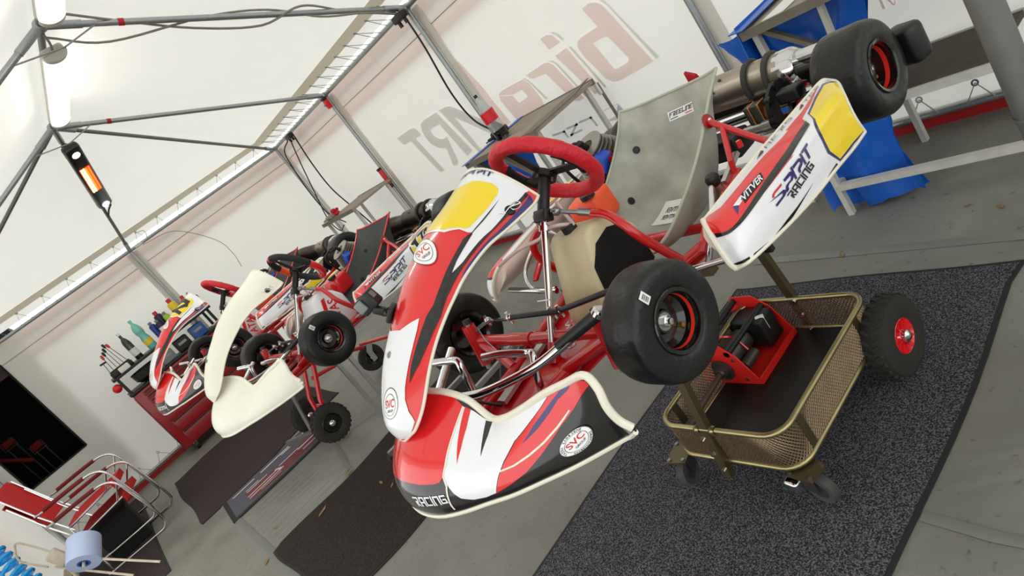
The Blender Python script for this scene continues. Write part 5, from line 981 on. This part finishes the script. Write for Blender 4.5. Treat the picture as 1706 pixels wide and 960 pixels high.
MB().bar((-3.95-c1x, 2.70-c1y, 1.0), (-3.5-c1x, 2.72-c1y, .55), .03, .02).build('diagonal_brace', 'wood_edge', tb1); MB().bar((-4.2-c1x, 2.70-c1y, 1.0), (-4.0-c1x, 2.72-c1y, .7), .03, .02).build('diagonal_brace', 'wood_edge', tb1)
MB().prism([(x, y) for x, y in ((0, 0), (.14, 0), (.14, .45), (0, .75))], .006, (-3.395-c1x-.14, 2.66-c1y, 1.046), (1, 0, 0), (0, 1, 0)).build('chipped_board', 'wood_edge', tb1)
tb2, c2x, c2y = table('work_table', 'table with white worn metal legs and low rail at right, blue bag hung under it', -1.84, .6, 2.66, 3.30, 1.02, (-1.81, .55))
MB().bar((-1.81-c2x, 2.70-c2y, .16), (.55-c2x, 2.70-c2y, .16), .034, .03).build('low_rail', 'white_worn', tb2); MB().bar((-1.78-c2x, 2.72-c2y, .98), (-1.45-c2x, 2.74-c2y, .68), .03, .02).build('diagonal_brace', 'wood_edge', tb2); MB().bar((-1.5-c2x, 2.70-c2y, 1.0), (-1.53-c2x, 2.70-c2y, .6), .028, .02).build('hanger_bar', 'white_worn', tb2)
table('low_bench', 'low bench with dark brown top and pale edge rails behind the rear tyre', -2.15, -1.12, 2.86, 3.33, .45, (-2.1, -1.66), False, 'asphalt')
tb3, c3x, c3y = table('work_table', 'small grey table with red rag behind the middle kart', -7.75, -6.75, 2.72, 3.30, 1.15, (-7.7, -6.8))
def bag(name, label, x0, x1, ztop, zbot, y, dy, seed):
    """crumpled blue refuse sack hung from a table edge"""
    rnd = random.Random(seed); V = []; n, m_ = 14, 10
    for i in range(n+1):
        for j in range(m_+1):
            s, t = i/n, j/m_; V.append((x0+(x1-x0)*(s+.06*math.sin(5*t+2*s))*(1-.18*t)+.09*t, y+dy*math.sin(PI*s)*(.4+.6*t)+.025*math.sin(11*s+3*t+seed)+rnd.uniform(-.012, .012), ztop+(zbot-ztop)*t+rnd.uniform(-.012, .012)))
    b = MB(); b.add(V, [(i*(m_+1)+j, (i+1)*(m_+1)+j, (i+1)*(m_+1)+j+1, i*(m_+1)+j+1) for i in range(n) for j in range(m_)])
    off = len(b.v); W = [(x, y+.03+(y-yy)*.4, z) for x, yy, z in V]; b.add(W, [(i*(m_+1)+j, i*(m_+1)+j+1, (i+1)*(m_+1)+j+1, (i+1)*(m_+1)+j) for i in range(n) for j in range(m_)])
    b.recalc = False; return tag(b.build(name, 'blue_bag', angle=80), label, 'bag')
bag('refuse_bag', 'crumpled blue plastic bag hung under the table at upper right', -2.06, -1.38, .985, .53, 2.775, -.03, 1); bag('refuse_bag', 'blue plastic bag reaching the floor behind the nearest side pod', -1.98, -1.50, .51, .02, 2.775, -.03, 2); bag('refuse_bag', 'blue plastic bag hung under the table with the cola bottle', -4.42, -3.70, 1.005, .55, 2.775, -.03, 3)
MB().box((-4.17, 2.98, 1.049), (.08, .68, .004)).build('blue_sheet', 'blue_bag'); tag(bpy.data.objects['blue_sheet'], 'blue plastic sheet edging the table beside the cola bottle', 'sheet'); bpy.data.objects['blue_sheet'].location = (-.12, 0, .001)
fb = thing('blue_flap', 'blue plastic flap draped over the left end of the right hand table', 'sheet', (-1.87, 2.98, .95)); MB().prism([(-.34, -.3), (.34, -.3), (.33, .09), (-.3, .1)], .006, (0, 0, 0), (0, 1, 0), (0, 0, 1)).build('hanging_part', 'blue_bag', fb); MB().prism([(-.02, -.33), (.07, -.36), (.10, .33), (-.02, .33)], .004, (.0, 0, .085)).build('folded_part', 'blue_bag', fb)
tag(MB().prism([(0, 0), (.1, 0), (.16, .5), (.03, .5)], .003, (-1.74, 2.68, 1.0225)).build('plastic_wrapper', 'tape_white'), 'white plastic wrapper on the corner of the right hand table', 'wrapper')
def bottle(name, label, loc, prof, mt_, cap, h, lab=None, s=1., group=None, content=None):
    t = thing(name, label, 'bottle', loc); MB().lathe([(r*s, z*s) for r, z in prof], n=22).build('body', mt_, t)
    if cap: MB().lathe([(0, h*s-.001), (.017*s, h*s-.001), (.017*s, (h+.028)*s), (0, (h+.03)*s)], n=14).build('cap', cap, t)
    if content: MB().lathe([(0, .002)]+[(r*1.02*s, max(z, .004)*s) for r, z in prof if z <= content[1]]+[(0, content[1]*s)], n=22).build('drink', content[0], t)
    for mt2, z0, z1, r in (lab or []): MB().lathe([(r*s, z0*s), (r*s, z1*s)], n=22).build('label', mt2, t)
    return t
bottle('cola_bottle', 'half empty cola bottle with red label on the table', (-4.0, 2.87, 1.05), [(0, 0), (.055, 0), (.068, .015), (.064, .07), (.07, .1), (.07, .26), (.064, .31), (.036, .39), (.019, .42), (.019, .445)], 'bottle_clear', 'cap_black', .445, [('label_red', .19, .3, .0715)], .76, content=('cola', .21))
t = thing('power_adapter', 'black adapter on the table beside the cola bottle, cable running up', 'adapter', (-4.16, 2.98, 1.055), (0, 0, .5)); MB().rbox((0, 0, .03), (.14, .08, .06), .02).build('body', 'blk_plastic', t); MB().rbox((-.09, 0, .02), (.06, .03, .022), .008).build('plug', 'blk_plastic', t); MB().tube(spline([(-.11, 0, .02), (-.15, .02, .01), (-.17, .06, .01)], 4), .005, 6).build('prong_cord', 'cable_black', t)
b = MB()
for k in range(6): b.sphere((.03*k, .012*math.sin(2*k), .02*math.cos(3*k)), .032+.008*math.sin(k), 6, (1, .8, .7))
tag(b.build('red_rag', 'rag_red', None, (-7.42, 2.80, 1.20)), 'twisted red rag on the table edge behind the middle kart', 'rag')
t = thing('work_glove', 'brown work glove beside the red rag', 'glove', (-7.60, 2.80, 1.153)); MB().rbox((0, 0, .025), (.11, .09, .045), .02).build('palm', 'wood_grey', t); MB().rbox((.085, 0, .025), (.07, .075, .05), .012).build('cuff', 'wood_grey', t)
for k in range(4): MB().cyl((-.045, -.033+.022*k, .022), (-.115-.01*(k in (1, 2)), -.038+.026*k, .018), .011, 8, .009).build('finger', 'wood_grey', t)
MB().cyl((-.01, -.04, .02), (-.05, -.075, .016), .012, 8, .009).build('thumb', 'wood_grey', t)
p_ = [(0, 0), (.14, .0), (.11, .26), (.06, .3)]; tag(MB().prism(p_, .02, (-2.52, 3.05, .60), (1, 0, 0), (0, -.2, 1)).build('red_flag', 'rag_red'), 'pointed red plastic piece rising behind the pale seat', 'plastic piece')
st = thing('support_stand', 'thin grey stand leg beside the long wall behind the engine', 'stand', (-3.44, 3.36, 0)); MB().cyl((0, 0, 0), (0, 0, 1.0), .011, 10).build('leg', 'wood_edge', st); MB().rbox((.0, -.02, .97), (.03, .02, .10), .008).build('clamp', 'tape_white', st)
# red and black strap tensioners on the posts
def tension(x, z, label):
    t = thing('strap_tensioner', label, 'tensioner', (x, YW-.095, z), group='tensioners on the wall posts'); MB().rbox((0, 0, .02), (.05, .04, .2), .012).build('grip', 'label_red', t); MB().rbox((0, -.012, -.09), (.06, .05, .05), .012).build('jaw', 'blk_plastic', t); MB().rbox((0, .0, .125), (.052, .045, .03), .008).build('end_cap', 'blk_plastic', t); MB().box((0, .0, -.5), (.02, .004, .8)).build('strap', 'tent_hem', t)
tension(-6.93+.02, 1.16, 'red and black strap tensioner halfway up the post right of the middle kart')
t = thing('red_clamp', 'red clamp at the top of the second post, by the eave', 'clamp', (-6.90, YW-.1, 2.14)); MB().rbox((0, 0, 0), (.05, .05, .10), .01).build('jaw', 'label_red', t); MB().rbox((0, -.005, .065), (.055, .055, .03), .008).build('end_cap', 'blk_plastic', t); MB().cyl((0, -.025, 0), (0, -.045, 0), .012, 10).build('screw', 'steel', t)
# steel post at the right edge, perforated plate behind it
pp = thing('steel_post', 'thick weathered steel post at the right edge of the picture', 'post', (-.555, 1.5, 0)); MB().cyl((0, 0, 0), (0, 0, 2.7), .030, 22).build('tube', 'galv_dark', pp); MB().lathe([(.0315, .86), (.0325, .866), (.0315, .872)], n=22).build('weld', 'galv_dark', pp); MB().rbox((0, 0, .005), (.14, .14, .01), .003).build('foot_plate', 'galv_dark', pp)
pp = thing('perforated_upright', 'pale perforated steel upright at the top right corner', 'upright', (-.47, 1.64, 0)); MB().box((0, 0, 1.1), (.012, .06, 2.2)).build('plate', 'perf_plate', pp)
for z in (.93, 1.01, 1.09, 1.17): MB().cyl((.004, .0, z), (.008, .0, z), .008, 12).build('hole', 'blk_matte', pp)
MB().rbox((0, 0, .004), (.1, .12, .008), .003).build('foot_plate', 'perf_plate', pp)
# ---------------- lamps, heater, cables under the roof ----------------
def tube_lamp(label, xa, xb):
    t = thing('tube_lamp', label, 'lamp', (xa, YR+.0, HZ-.05), group='strip lamps below the ridge'); L = xb-xa
    n = 12; prof = [(.075*math.cos(a), -.055-.05*math.sin(a)*1.0) for a in [PI*i/n for i in range(n+1)]]
    MB().prism([(y, z) for y, z in prof], L-.10, (.05, 0, 0), (0, 1, 0), (0, 0, 1)).build('diffuser', 'lamp_white', t)
    MB().rbox((L/2, 0, -.03), (L, .15, .05), .02).build('housing', 'lamp_body', t)
    for x in (.02, L-.02): MB().prism([(y*1.03, z*1.01) for y, z in prof], .05, (x-.025, 0, 0), (0, 1, 0), (0, 0, 1)).build('end_cap', 'lamp_body', t)
    for x in (.25, L-.25): MB().box((x, 0, .01), (.02, .02, .06)).build('hanger', 'steel', t)
    MB().tube(spline([(L+.0, 0, -.04), (L+.08, 0, -.02), (L+.10, 0, .03), (L+.04, 0, .06)], 5), .008, 8).build('lamp_cable', 'cable_grey', t)
tube_lamp('bright strip lamp below the ridge above the heater', -6.45, -4.98); tube_lamp('strip lamp cut off by the top edge of the picture', -4.45, -2.95)
A = Vector((-6.94, YR, HZ)); B = Vector((XE+.05, YR+.05, ZE-.02)); d = (B-A).normalized(); up = Vector((0, 0, 1)); nn = (d.cross(Vector((0, 1, 0)))).normalized()
if nn.z > 0: nn = -nn
M = Matrix((d, d.cross(nn)*-1, nn)).transposed(); HC = A+d*.62+nn*.16
h = thing('infrared_heater', 'long black infrared heater glowing orange, hung from the roof tube', 'heater', HC); h.rotation_euler = M.to_euler()
MB().rbox((0, 0, 0), (1.02, .15, .075), .03).build('casing', 'heater_black', h); MB().rbox((-.43, 0, -.012), (.16, .152, .07), .03).build('end_piece', 'heater_grey', h)
MB().box((-.02, 0, .0385), (.40, .105, .004)).build('glow_window', 'heater_dim', h)
for y, mt_ in ((-.035, 'heater_hot'), (-.012, 'heater_hot'), (.012, 'heater_glow'), (.035, 'heater_glow')): MB().cyl((-.21, y, .043), (.17, y, .043), .009, 8).build('heating_rod', mt_, h)
for x in (-.42, .45): MB().cyl((x, 0, .036), (x, 0, .042), .036, 18).build('spot_lamp', 'spot_white', h)
for x in (-.35, .33): MB().rbox((x, 0, -.09), (.05, .06, .14), .01).build('bracket', 'blk_plastic', h)
MB().tube(spline([(.45, .0, -.05), (.56, .02, -.02), (.66, .06, -.06), (.78, .03, -.1), (.95, .0, -.14)], 6), .009, 8).build('heater_cable', 'cable_black', h)
def cable(name, label, P, r, mt_, k=6): return tag(MB().tube(spline(P, k), r, 6).build(name, mt_), label, 'cable')
cable('roof_cable', 'grey cable sagging under the nearest roof tube from the lamp', [(-4.95, YR+.02, 3.24), (-4.86, 1.4, 3.03), (-4.82, 2.0, 2.88), (-4.80, 2.4, 2.72), (-4.78, 2.7, 2.50), (-4.75, 3.0, 2.36), (-4.78, 3.28, 2.22)], .008, 'cable_grey'); cable('roof_cable', 'grey cable twisting over the nearest roof tube', [(-4.6, YR+.1, 3.2), (-4.79, 1.5, 3.1), (-4.85, 1.9, 2.86), (-4.83, 2.3, 2.66), (-4.74, 2.6, 2.62), (-4.80, 2.9, 2.46), (-4.82, 3.3, 2.24)], .008, 'cable_grey')
cable('wall_cable', 'black cable curving down the long wall to the cola table', [(-4.76, 3.3, 2.17), (-4.78, 3.3, 1.90), (-4.88, 3.32, 1.5), (-4.84, 3.32, 1.22), (-4.5, 3.2, 1.06), (-4.22, 3.0, 1.09)], .009, 'cable_black')
cable('wall_cable', 'leftmost of three black cables hanging from the corner socket', [(-8.38, 3.3, 2.17), (-8.72, 3.3, 2.1), (-8.86, 3.3, 1.85), (-8.95, 3.3, 1.5), (-8.85, 3.28, 1.15), (-8.5, 3.26, .95)], .008, 'cable_black'); cable('wall_cable', 'middle one of three black cables hanging from the corner socket', [(-8.25, 3.28, 2.15), (-8.45, 3.28, 1.9), (-8.7, 3.28, 1.55), (-9.0, 3.28, 1.1), (-8.7, 3.2, .9), (-8.2, 3.1, .96)], .008, 'cable_black')
cable('wall_cable', 'rightmost of three black cables hanging from the corner socket', [(-8.12, 3.3, 2.16), (-8.28, 3.32, 1.8), (-8.30, 3.32, 1.4), (-8.1, 3.32, 1.0), (-7.9, 3.3, .7)], .009, 'cable_black'); cable('wall_cable', 'thin pale wire on the end wall above the tool cabinet', [(XE+.1, 1.32, 2.2), (XE+.08, 1.7, 2.12), (XE+.08, 2.0, 1.75), (XE+.08, 2.05, 1.5), (-9.05, 2.0, 1.3)], .004, 'cable_grey')
def socket(label, loc):
    t = thing('power_socket', label, 'socket', loc, group='sockets on the eave tube'); MB().rbox((0, 0, 0), (.16, .07, .06), .012).build('box', 'blk_plastic', t)
    for s in (-1, 1): MB().cyl((s*.05, 0, -.02), (s*.05, 0, -.07), .016, 12).build('plug', 'blk_plastic', t)
socket('black socket hung on the eave tube at the nearest roof post', (-4.78, 3.27, 2.20)); socket('black socket on the eave tube near the tent corner', (-8.2, 3.28, 2.19))
t = thing('white_plug', 'white plug and loop of cord at the middle post of the end wall', 'plug', (XE+.12, 1.28, 2.22)); MB().cyl((0, -.05, 0), (0, .04, 0), .018, 12).build('body', 'cord_white', t); MB().tube(spline([(0, .04, 0), (.05, .12, .02), (.06, .14, .10), (.03, .05, .13)], 5), .005, 6).build('cord', 'cord_white', t)
# ---------------- tool cabinet against the end wall ----------------
cx0, cx1, cy0, cy1 = -9.13, -8.65, .07, 1.30
c = thing('tool_cabinet', 'red tool cabinet with drawers and black upper tray on castors by the end wall', 'cabinet', ((cx0+cx1)/2, (cy0+cy1)/2, 0)); gx, gy = (cx0+cx1)/2, (cy0+cy1)/2
MB().rbox((0, 0, .515), (cx1-cx0, cy1-cy0, .83), .012).build('body', 'cabinet_red', c)
z = .905
for k, hgt in enumerate((.06, .06, .06, .06, .09, .13, .16, .16)):
    dr = MB().rbox(((cx1-cx0)/2+.006, .02, z-hgt/2), (.016, cy1-cy0-.15, hgt-.012), .004).build('drawer', 'cabinet_red', c); MB().box(((cx1-cx0)/2+.018, .02, z-.016), (.014, cy1-cy0-.18, .016)).build('handle', 'cabinet_dark', dr); z -= hgt
    if k > 4: MB().box(((cx1-cx0)/2+.026, .02, z+hgt-.02), (.006, .07, .014)).build('latch', 'label_red', dr)
for y in (cy0-.003-gy, cy1+.003-gy): MB().box((0, y, .5), (cx1-cx0-.06, .006, .72)).build('side_panel', 'blk_plastic', c)
MB().rbox((0, 0, .945), (cx1-cx0+.03, cy1-cy0+.03, .03), .008).build('work_top', 'blk_plastic', c)
MB().rbox((0, 0, 1.185), (cx1-cx0+.02, cy1-cy0+.06, .03), .008).build('upper_tray', 'blk_plastic', c)
for x in (cx0+.03-gx, cx1-.03-gx):
    for y in (cy0+.02-gy, cy1-.02-gy): MB().box((x, y, 1.065), (.03, .03, .22)).build('tray_post', 'blk_plastic', c)
for x in (-.02, .2):
    for y in (-.5, .5): 
        k_ = MB().lathe([(.03, -.016), (.05, -.018), (.05, .018), (.03, .016)], (x, y, .05), (0, 1, 0), 18, True).build('castor', 'blk_plastic', c); MB().lathe([(0, -.012), (.032, -.012), (.032, .012), (0, .012)], (x, y, .05), (0, 1, 0), 14).build('castor_hub', 'alu', k_); MB().box((x, y, .09), (.05, .045, .02)).build('castor_fork', 'steel', k_)
MB().sphere((.2, -.66, 1.1), .05, 8).build('side_knob', 'label_red', c)
t = thing('black_bowl', 'black round bowl in the lower tray of the tool cabinet', 'bowl', (-8.8, .36, .962)); MB().lathe([(0, .004), (.10, .004), (.15, .05), (.16, .14), (.152, .14), (.14, .05), (0, .012)], n=24).build('shell', 'blk_plastic', t); MB().lathe([(.156, .136), (.165, .14), (.156, .145)], n=24).build('rolled_edge', 'blk_plastic', t)
for y, lb, mt_, hh in ((.62, 'dark grey case in the lower tray of the tool cabinet, nearest the bowl', 'device_grey', .13), (.84, 'black case in the middle of the lower cabinet tray', 'battery_black', .15), (1.06, 'blue case at the far end of the lower cabinet tray', 'device_blue', .16)):
    t = thing('tool_case', lb, 'case', (-8.8, y, .961)); MB().rbox((0, 0, hh/2), (.18, .17, hh), .015).build('shell', mt_, t); MB().box((.092, 0, hh*.6), (.004, .1, .03)).build('catch', 'steel', t)
WINE = [(0, 0), (.036, 0), (.038, .01), (.038, .19), (.03, .225), (.0145, .255), (.0135, .315), (0, .318)]
bottle('wine_bottle', 'dark green glass bottle with pale label on the tool cabinet', (-8.88, .42, 1.20), WINE, 'wine', 'label_white', .29, [('label_white', .04, .12, .0385)], 1.15); bottle('water_bottle', 'teal plastic bottle with yellow label on the tool cabinet', (-8.88, .60, 1.20), [(0, 0), (.04, 0), (.046, .02), (.046, .12), (.036, .165), (.046, .2), (.046, .25), (.03, .29), (.014, .315), (.014, .33)], 'bottle_teal', 'bottle_teal', .33, [('label_yellow', .05, .11, .0468)], 1.12)
CAN = [(0, 0), (.03, 0), (.032, .005), (.032, .16), (.026, .175), (.012, .18)]
for k, (x, y, mt_, cp, s, lb) in enumerate(((-8.9, .74, 'can_blue', 'device_grey', 1.2, 'blue spray can with grey cap on the tool cabinet'), (-8.8, .80, 'can_navy', 'device_grey', 1.1, 'dark navy spray can with grey cap on the tool cabinet'), (-8.92, .86, 'can_navy', 'label_red', 1.5, 'taller dark spray can with red cap on the tool cabinet'), (-8.82, .92, 'can_lime', 'device_grey', 1.2, 'lime green spray can on the tool cabinet'), (-8.9, 1.06, 'label_yellow', 'label_red', 1.6, 'yellow and black spray can with red cap on the tool cabinet'), (-8.8, 1.12, 'can_navy', 'cap_black', 1.0, 'short dark can with black cap on the tool cabinet'), (-8.92, 1.2, 'device_grey', 'label_red', 1.3, 'grey spray can with red cap at far end of the tool cabinet'))):
    t = bottle('spray_can', lb, (x, y, 1.20), CAN, mt_, cp, .18, None, s); t['category'] = 'can'; t['group'] = 'spray cans on the tool cabinet'; MB().lathe([(.0325*s, .03*s), (.0325*s, .12*s)], n=20).build('label', 'battery_black' if mt_ == 'label_yellow' else 'label_white' if k % 2 else mt_, t)
rk = thing('tool_rack', 'black rack holding screwdrivers at the near end of the tool cabinet', 'rack', (-8.78, .2, 1.20)); MB().rbox((0, 0, .03), (.12, .26, .06), .008).build('base', 'blk_plastic', rk); MB().box((0, 0, .07), (.05, .24, .02)).build('hole_strip', 'blk_plastic', rk)
mt3 = ('cap_black', 'label_red', 'cap_black', 'cap_black', 'cap_black', 'label_red')
for k in range(6):
    tl = ('black T-handle screwdriver nearest the end of the cabinet rack', 'red handled screwdriver next to the T-handle in the rack', 'short black screwdriver third along the rack', 'black screwdriver fourth along the rack', 'tall black screwdriver fifth along the rack', 'long thin screwdriver beside the dark green bottle')[k]
    y = .09+.042*k; hgt = (.12, .15, .17, .2, .24, .22)[k]; t = thing('screwdriver', tl, 'tool', (-8.78, y, 1.282), (math.radians(-6+3*k), 0, 0), 'screwdrivers in the rack'); MB().cyl((0, 0, 0), (0, 0, hgt), .005, 8).build('shaft', 'steel', t)
    (MB().cyl((0, -.035, hgt), (0, .035, hgt), .011, 10) if k == 0 else MB().lathe([(0, hgt-.01), (.012, hgt), (.015, hgt+.03), (.012, hgt+.05), (0, hgt+.055)], n=12)).build('handle', mt3[k], t)
t = thing('white_box', 'small white box in front of the screwdriver rack', 'box', (-8.66, .22, 1.20)); MB().rbox((0, 0, .03), (.05, .12, .06), .006).build('shell', 'label_white', t); MB().box((0, 0, .062), (.046, .11, .006)).build('lid', 'label_white', t)
# measuring devices behind the far kart's wheel
t = thing('handheld_meter', 'blue and grey handheld meter standing at the far end of the cabinet', 'meter', (-8.72, 1.27, 1.20)); MB().rbox((0, 0, .09), (.05, .10, .18), .012).build('shell', 'device_blue', t); MB().box((.027, 0, .12), (.004, .07, .06)).build('screen', 'device_grey', t)
t = thing('grease_tube', 'grey cartridge with steel cap at the far end of the cabinet', 'cartridge', (-8.95, 1.28, 1.20)); MB().lathe([(0, 0), (.035, 0), (.035, .2), (.015, .22), (.012, .26), (0, .26)], n=18).build('barrel', 'device_grey', t); MB().lathe([(.036, .16), (.036, .19)], n=18).build('band', 'alu', t)
# ---------------- stacked red chairs, crate ----------------
def chair(label, loc, rz):
    t = thing('folding_chair', label, 'chair', loc, (0, 0, rz), 'stacked red armchairs'); 
    for s in (1, -1):
        x = s*.28; P = spline([(x, -.30, .66), (x, -.20, .655), (x, .12, .66), (x, .24, .645), (x, .31, .58), (x, .33, .45), (x, .36, .12), (x, .33, .02), (x, .22, .0), (x, -.25, .0)], 5); MB().tube(P, .011, 10).build('side_frame', 'chrome', t); MB().tube(spline([(x, -.22, .662), (x, .0, .664), (x, .16, .662)], 4), .018, 10).build('armrest', 'chair_dark_red', t)
        MB().tube([(s*.25, -.18, .36), (s*.25, -.30, .66), (s*.25, -.40, .98)], .010, 8).build('back_tube', 'chrome', t); MB().tube([(s*.25, .26, .45), (s*.25, -.2, .40)], .010, 8).build('seat_tube', 'chrome', t); MB().cyl((s*.25, .2, .44), (s*.28, .31, .58), .008, 8).build('link', 'chrome', t)
        MB().cyl((s*.25, -.2, .40), (s*.28, -.2, .0), .009, 8).build('leg', 'chrome', t)
    q = MB(); q.recalc = False; V = []
    for i in range(9):
        for j in range(7): u = i/8*2-1; v = j/6; V.append((u*.25, -.22+.48*v, .41+.045*v-.03*(1-u*u)*math.sin(PI*v)))
    q.add(V, [(i*7+j, (i+1)*7+j, (i+1)*7+j+1, i*7+j+1) for i in range(8) for j in range(6)]); q.build('seat', 'chair_red', t); MB().box((0, .265, .43), (.5, .01, .06)).build('seat_front', 'chair_red', t)
    V = []
    for i in range(9):
        for j in range(7): u = i/8*2-1; v = j/6; V.append((u*.25, -.29-.13*v-.03*(1-u*u), .64+.36*v))
    q = MB(); q.add(V, [(i*7+j, (i+1)*7+j, (i+1)*7+j+1, i*7+j+1) for i in range(8) for j in range(6)]); bk = q.build('backrest', 'chair_red', t)
    m_ = MB(); m_.recalc = False
    for k in range(5): a = k*1.25; m_.add([(.02*math.cos(a)*k*.5, -.386-.001*k+.0, .80+.02*math.sin(a)*k*.4), (.02*math.cos(a)*k*.5+.015, -.386, .80+.02*math.sin(a)*k*.4), (.02*math.cos(a)*k*.5+.01, -.388, .82+.02*math.sin(a)*k*.4)], [(0, 1, 2)])
    return t
chair('red cloth armchair with chrome frame at the bottom of the stack', (-7.22, -.74, .012), -.25); chair('red cloth armchair with chrome frame on top of the stack', (-7.32, -.76, .13), -.2)
t = thing('black_crate', 'black crate on the mat below the stacked red chairs', 'crate', (-7.3, -.78, .008)); MB().rbox((0, 0, .17), (.42, .34, .34), .01).build('shell', 'blk_matte', t); MB().box((0, 0, .345), (.43, .35, .012)).build('lid', 'blk_matte', t)
# paper roll on a rusty wire holder
def far(p, k=5/6): return (p[0]*k, p[1]*k, 1.6+(p[2]-1.6)*k)
hd = thing('roll_holder', 'pale rusty metal holder with wire arms for the paper roll', 'holder', (0, 0, 0))
MB().rbox(far((-7.40, -1.26, .36)), (.08, .09, .13), .01, rotm(.3, 'X')).build('bracket', 'rack_rust', hd)
MB().cyl(far((-7.392, -1.248, .353)), far((-6.92, -.727, -.192)), .009, 8).build('arm', 'rack_rust', hd); MB().cyl(far((-7.42, -1.332, .309)), far((-7.06, -.95, -.15)), .009, 8).build('arm', 'rack_rust', hd)
MB().tube(spline([far(p) for p in ((-7.40, -1.25, .40), (-7.47, -1.31, .52), (-7.58, -1.40, .66), (-7.60, -1.45, .636), (-7.585, -1.49, .52), (-7.46, -1.37, .345))], 5), .008, 8).build('wire_loop', 'rack_rust', hd)
MB().cyl(far((-7.40, -1.26, .30)), (-6.15, -1.10, 0), .014, 10).build('stem', 'rack_rust', hd); MB().rbox((-6.15, -1.10, .008), (.3, .2, .016), .005).build('foot', 'rack_rust', hd)
ax = Vector((.57, -.38, -.45)).normalized(); rc = Vector(far((-7.27, -1.085, .27)))
rl = thing('paper_roll', 'pale blue paper towel roll with blue core on the rusty holder', 'paper roll', rc); MB().lathe([(.04, -.10), (.113, -.10), (.115, -.095), (.115, .095), (.113, .10), (.04, .10)], axis=ax, n=36).build('paper', 'paper_blue', rl); MB().lathe([(.045, .1005), (.03, .1005), (.03, -.1005), (.045, -.1005)], axis=ax, n=24, closed=True).build('core', 'core_blue', rl); MB().cyl(ax*-.14, ax*.13, .012, 10).build('spindle', 'rack_rust', rl)
# spiral air hose on the front wall
P = []; a0, b0 = Vector((-6.72, -1.40, .90)), Vector((-6.45, -1.33, .46)); dd = (b0-a0); e1 = dd.normalized().orthogonal(); e2 = dd.normalized().cross(e1)
for i in range(7*16): t_ = i/(7*16); a = i*2*PI/16; P.append(a0+dd*t_+(e1*math.cos(a)+e2*math.sin(a))*.055)
co = tag(MB().tube(P, .016, 8).build('spiral_hose', 'hose_blue'), 'bright blue spiral air hose at the bottom left corner', 'hose')
# action camera on the nearest kart's front panel
K1 = Vector((-1.49, .81, .945)); p = Vector(NS(.50, .30)); n_ = Vector(NS.nrm(.50, .30)); base = K1+p
ac = thing('action_camera', 'small black action camera clamped to the nearest kart front panel', 'camera', base); Q = n_.to_track_quat('Z', 'Y').to_matrix()
MB().rbox(n_*.010, (.045, .04, .016), .005, Q).build('mount_base', 'blk_plastic', ac); MB().cyl(n_*.022+Vector((-.018, 0, 0)), n_*.022+Vector((.018, 0, 0)), .011, 12).build('mount_joint', 'blk_plastic', ac); MB().rbox(n_*.036, (.018, .02, .04), .004, Q).build('mount_arm', 'blk_plastic', ac)
bc = n_*.052+Vector((-.012, .004, .022)); rz_ = rotm(.45, 'Z') @ rotm(-.25, 'Y'); MB().rbox(bc, (.062, .034, .046), .006, rz_).build('body', 'blk_plastic', ac); MB().rbox(bc+rz_ @ Vector((-.012, -.020, .004)), (.030, .010, .030), .004, rz_).build('lens', 'device_grey', ac); MB().box(bc+rz_ @ Vector((.0312, 0, .006)), (.0012, .014, .018), rz_).build('logo', 'ink_grey', ac)
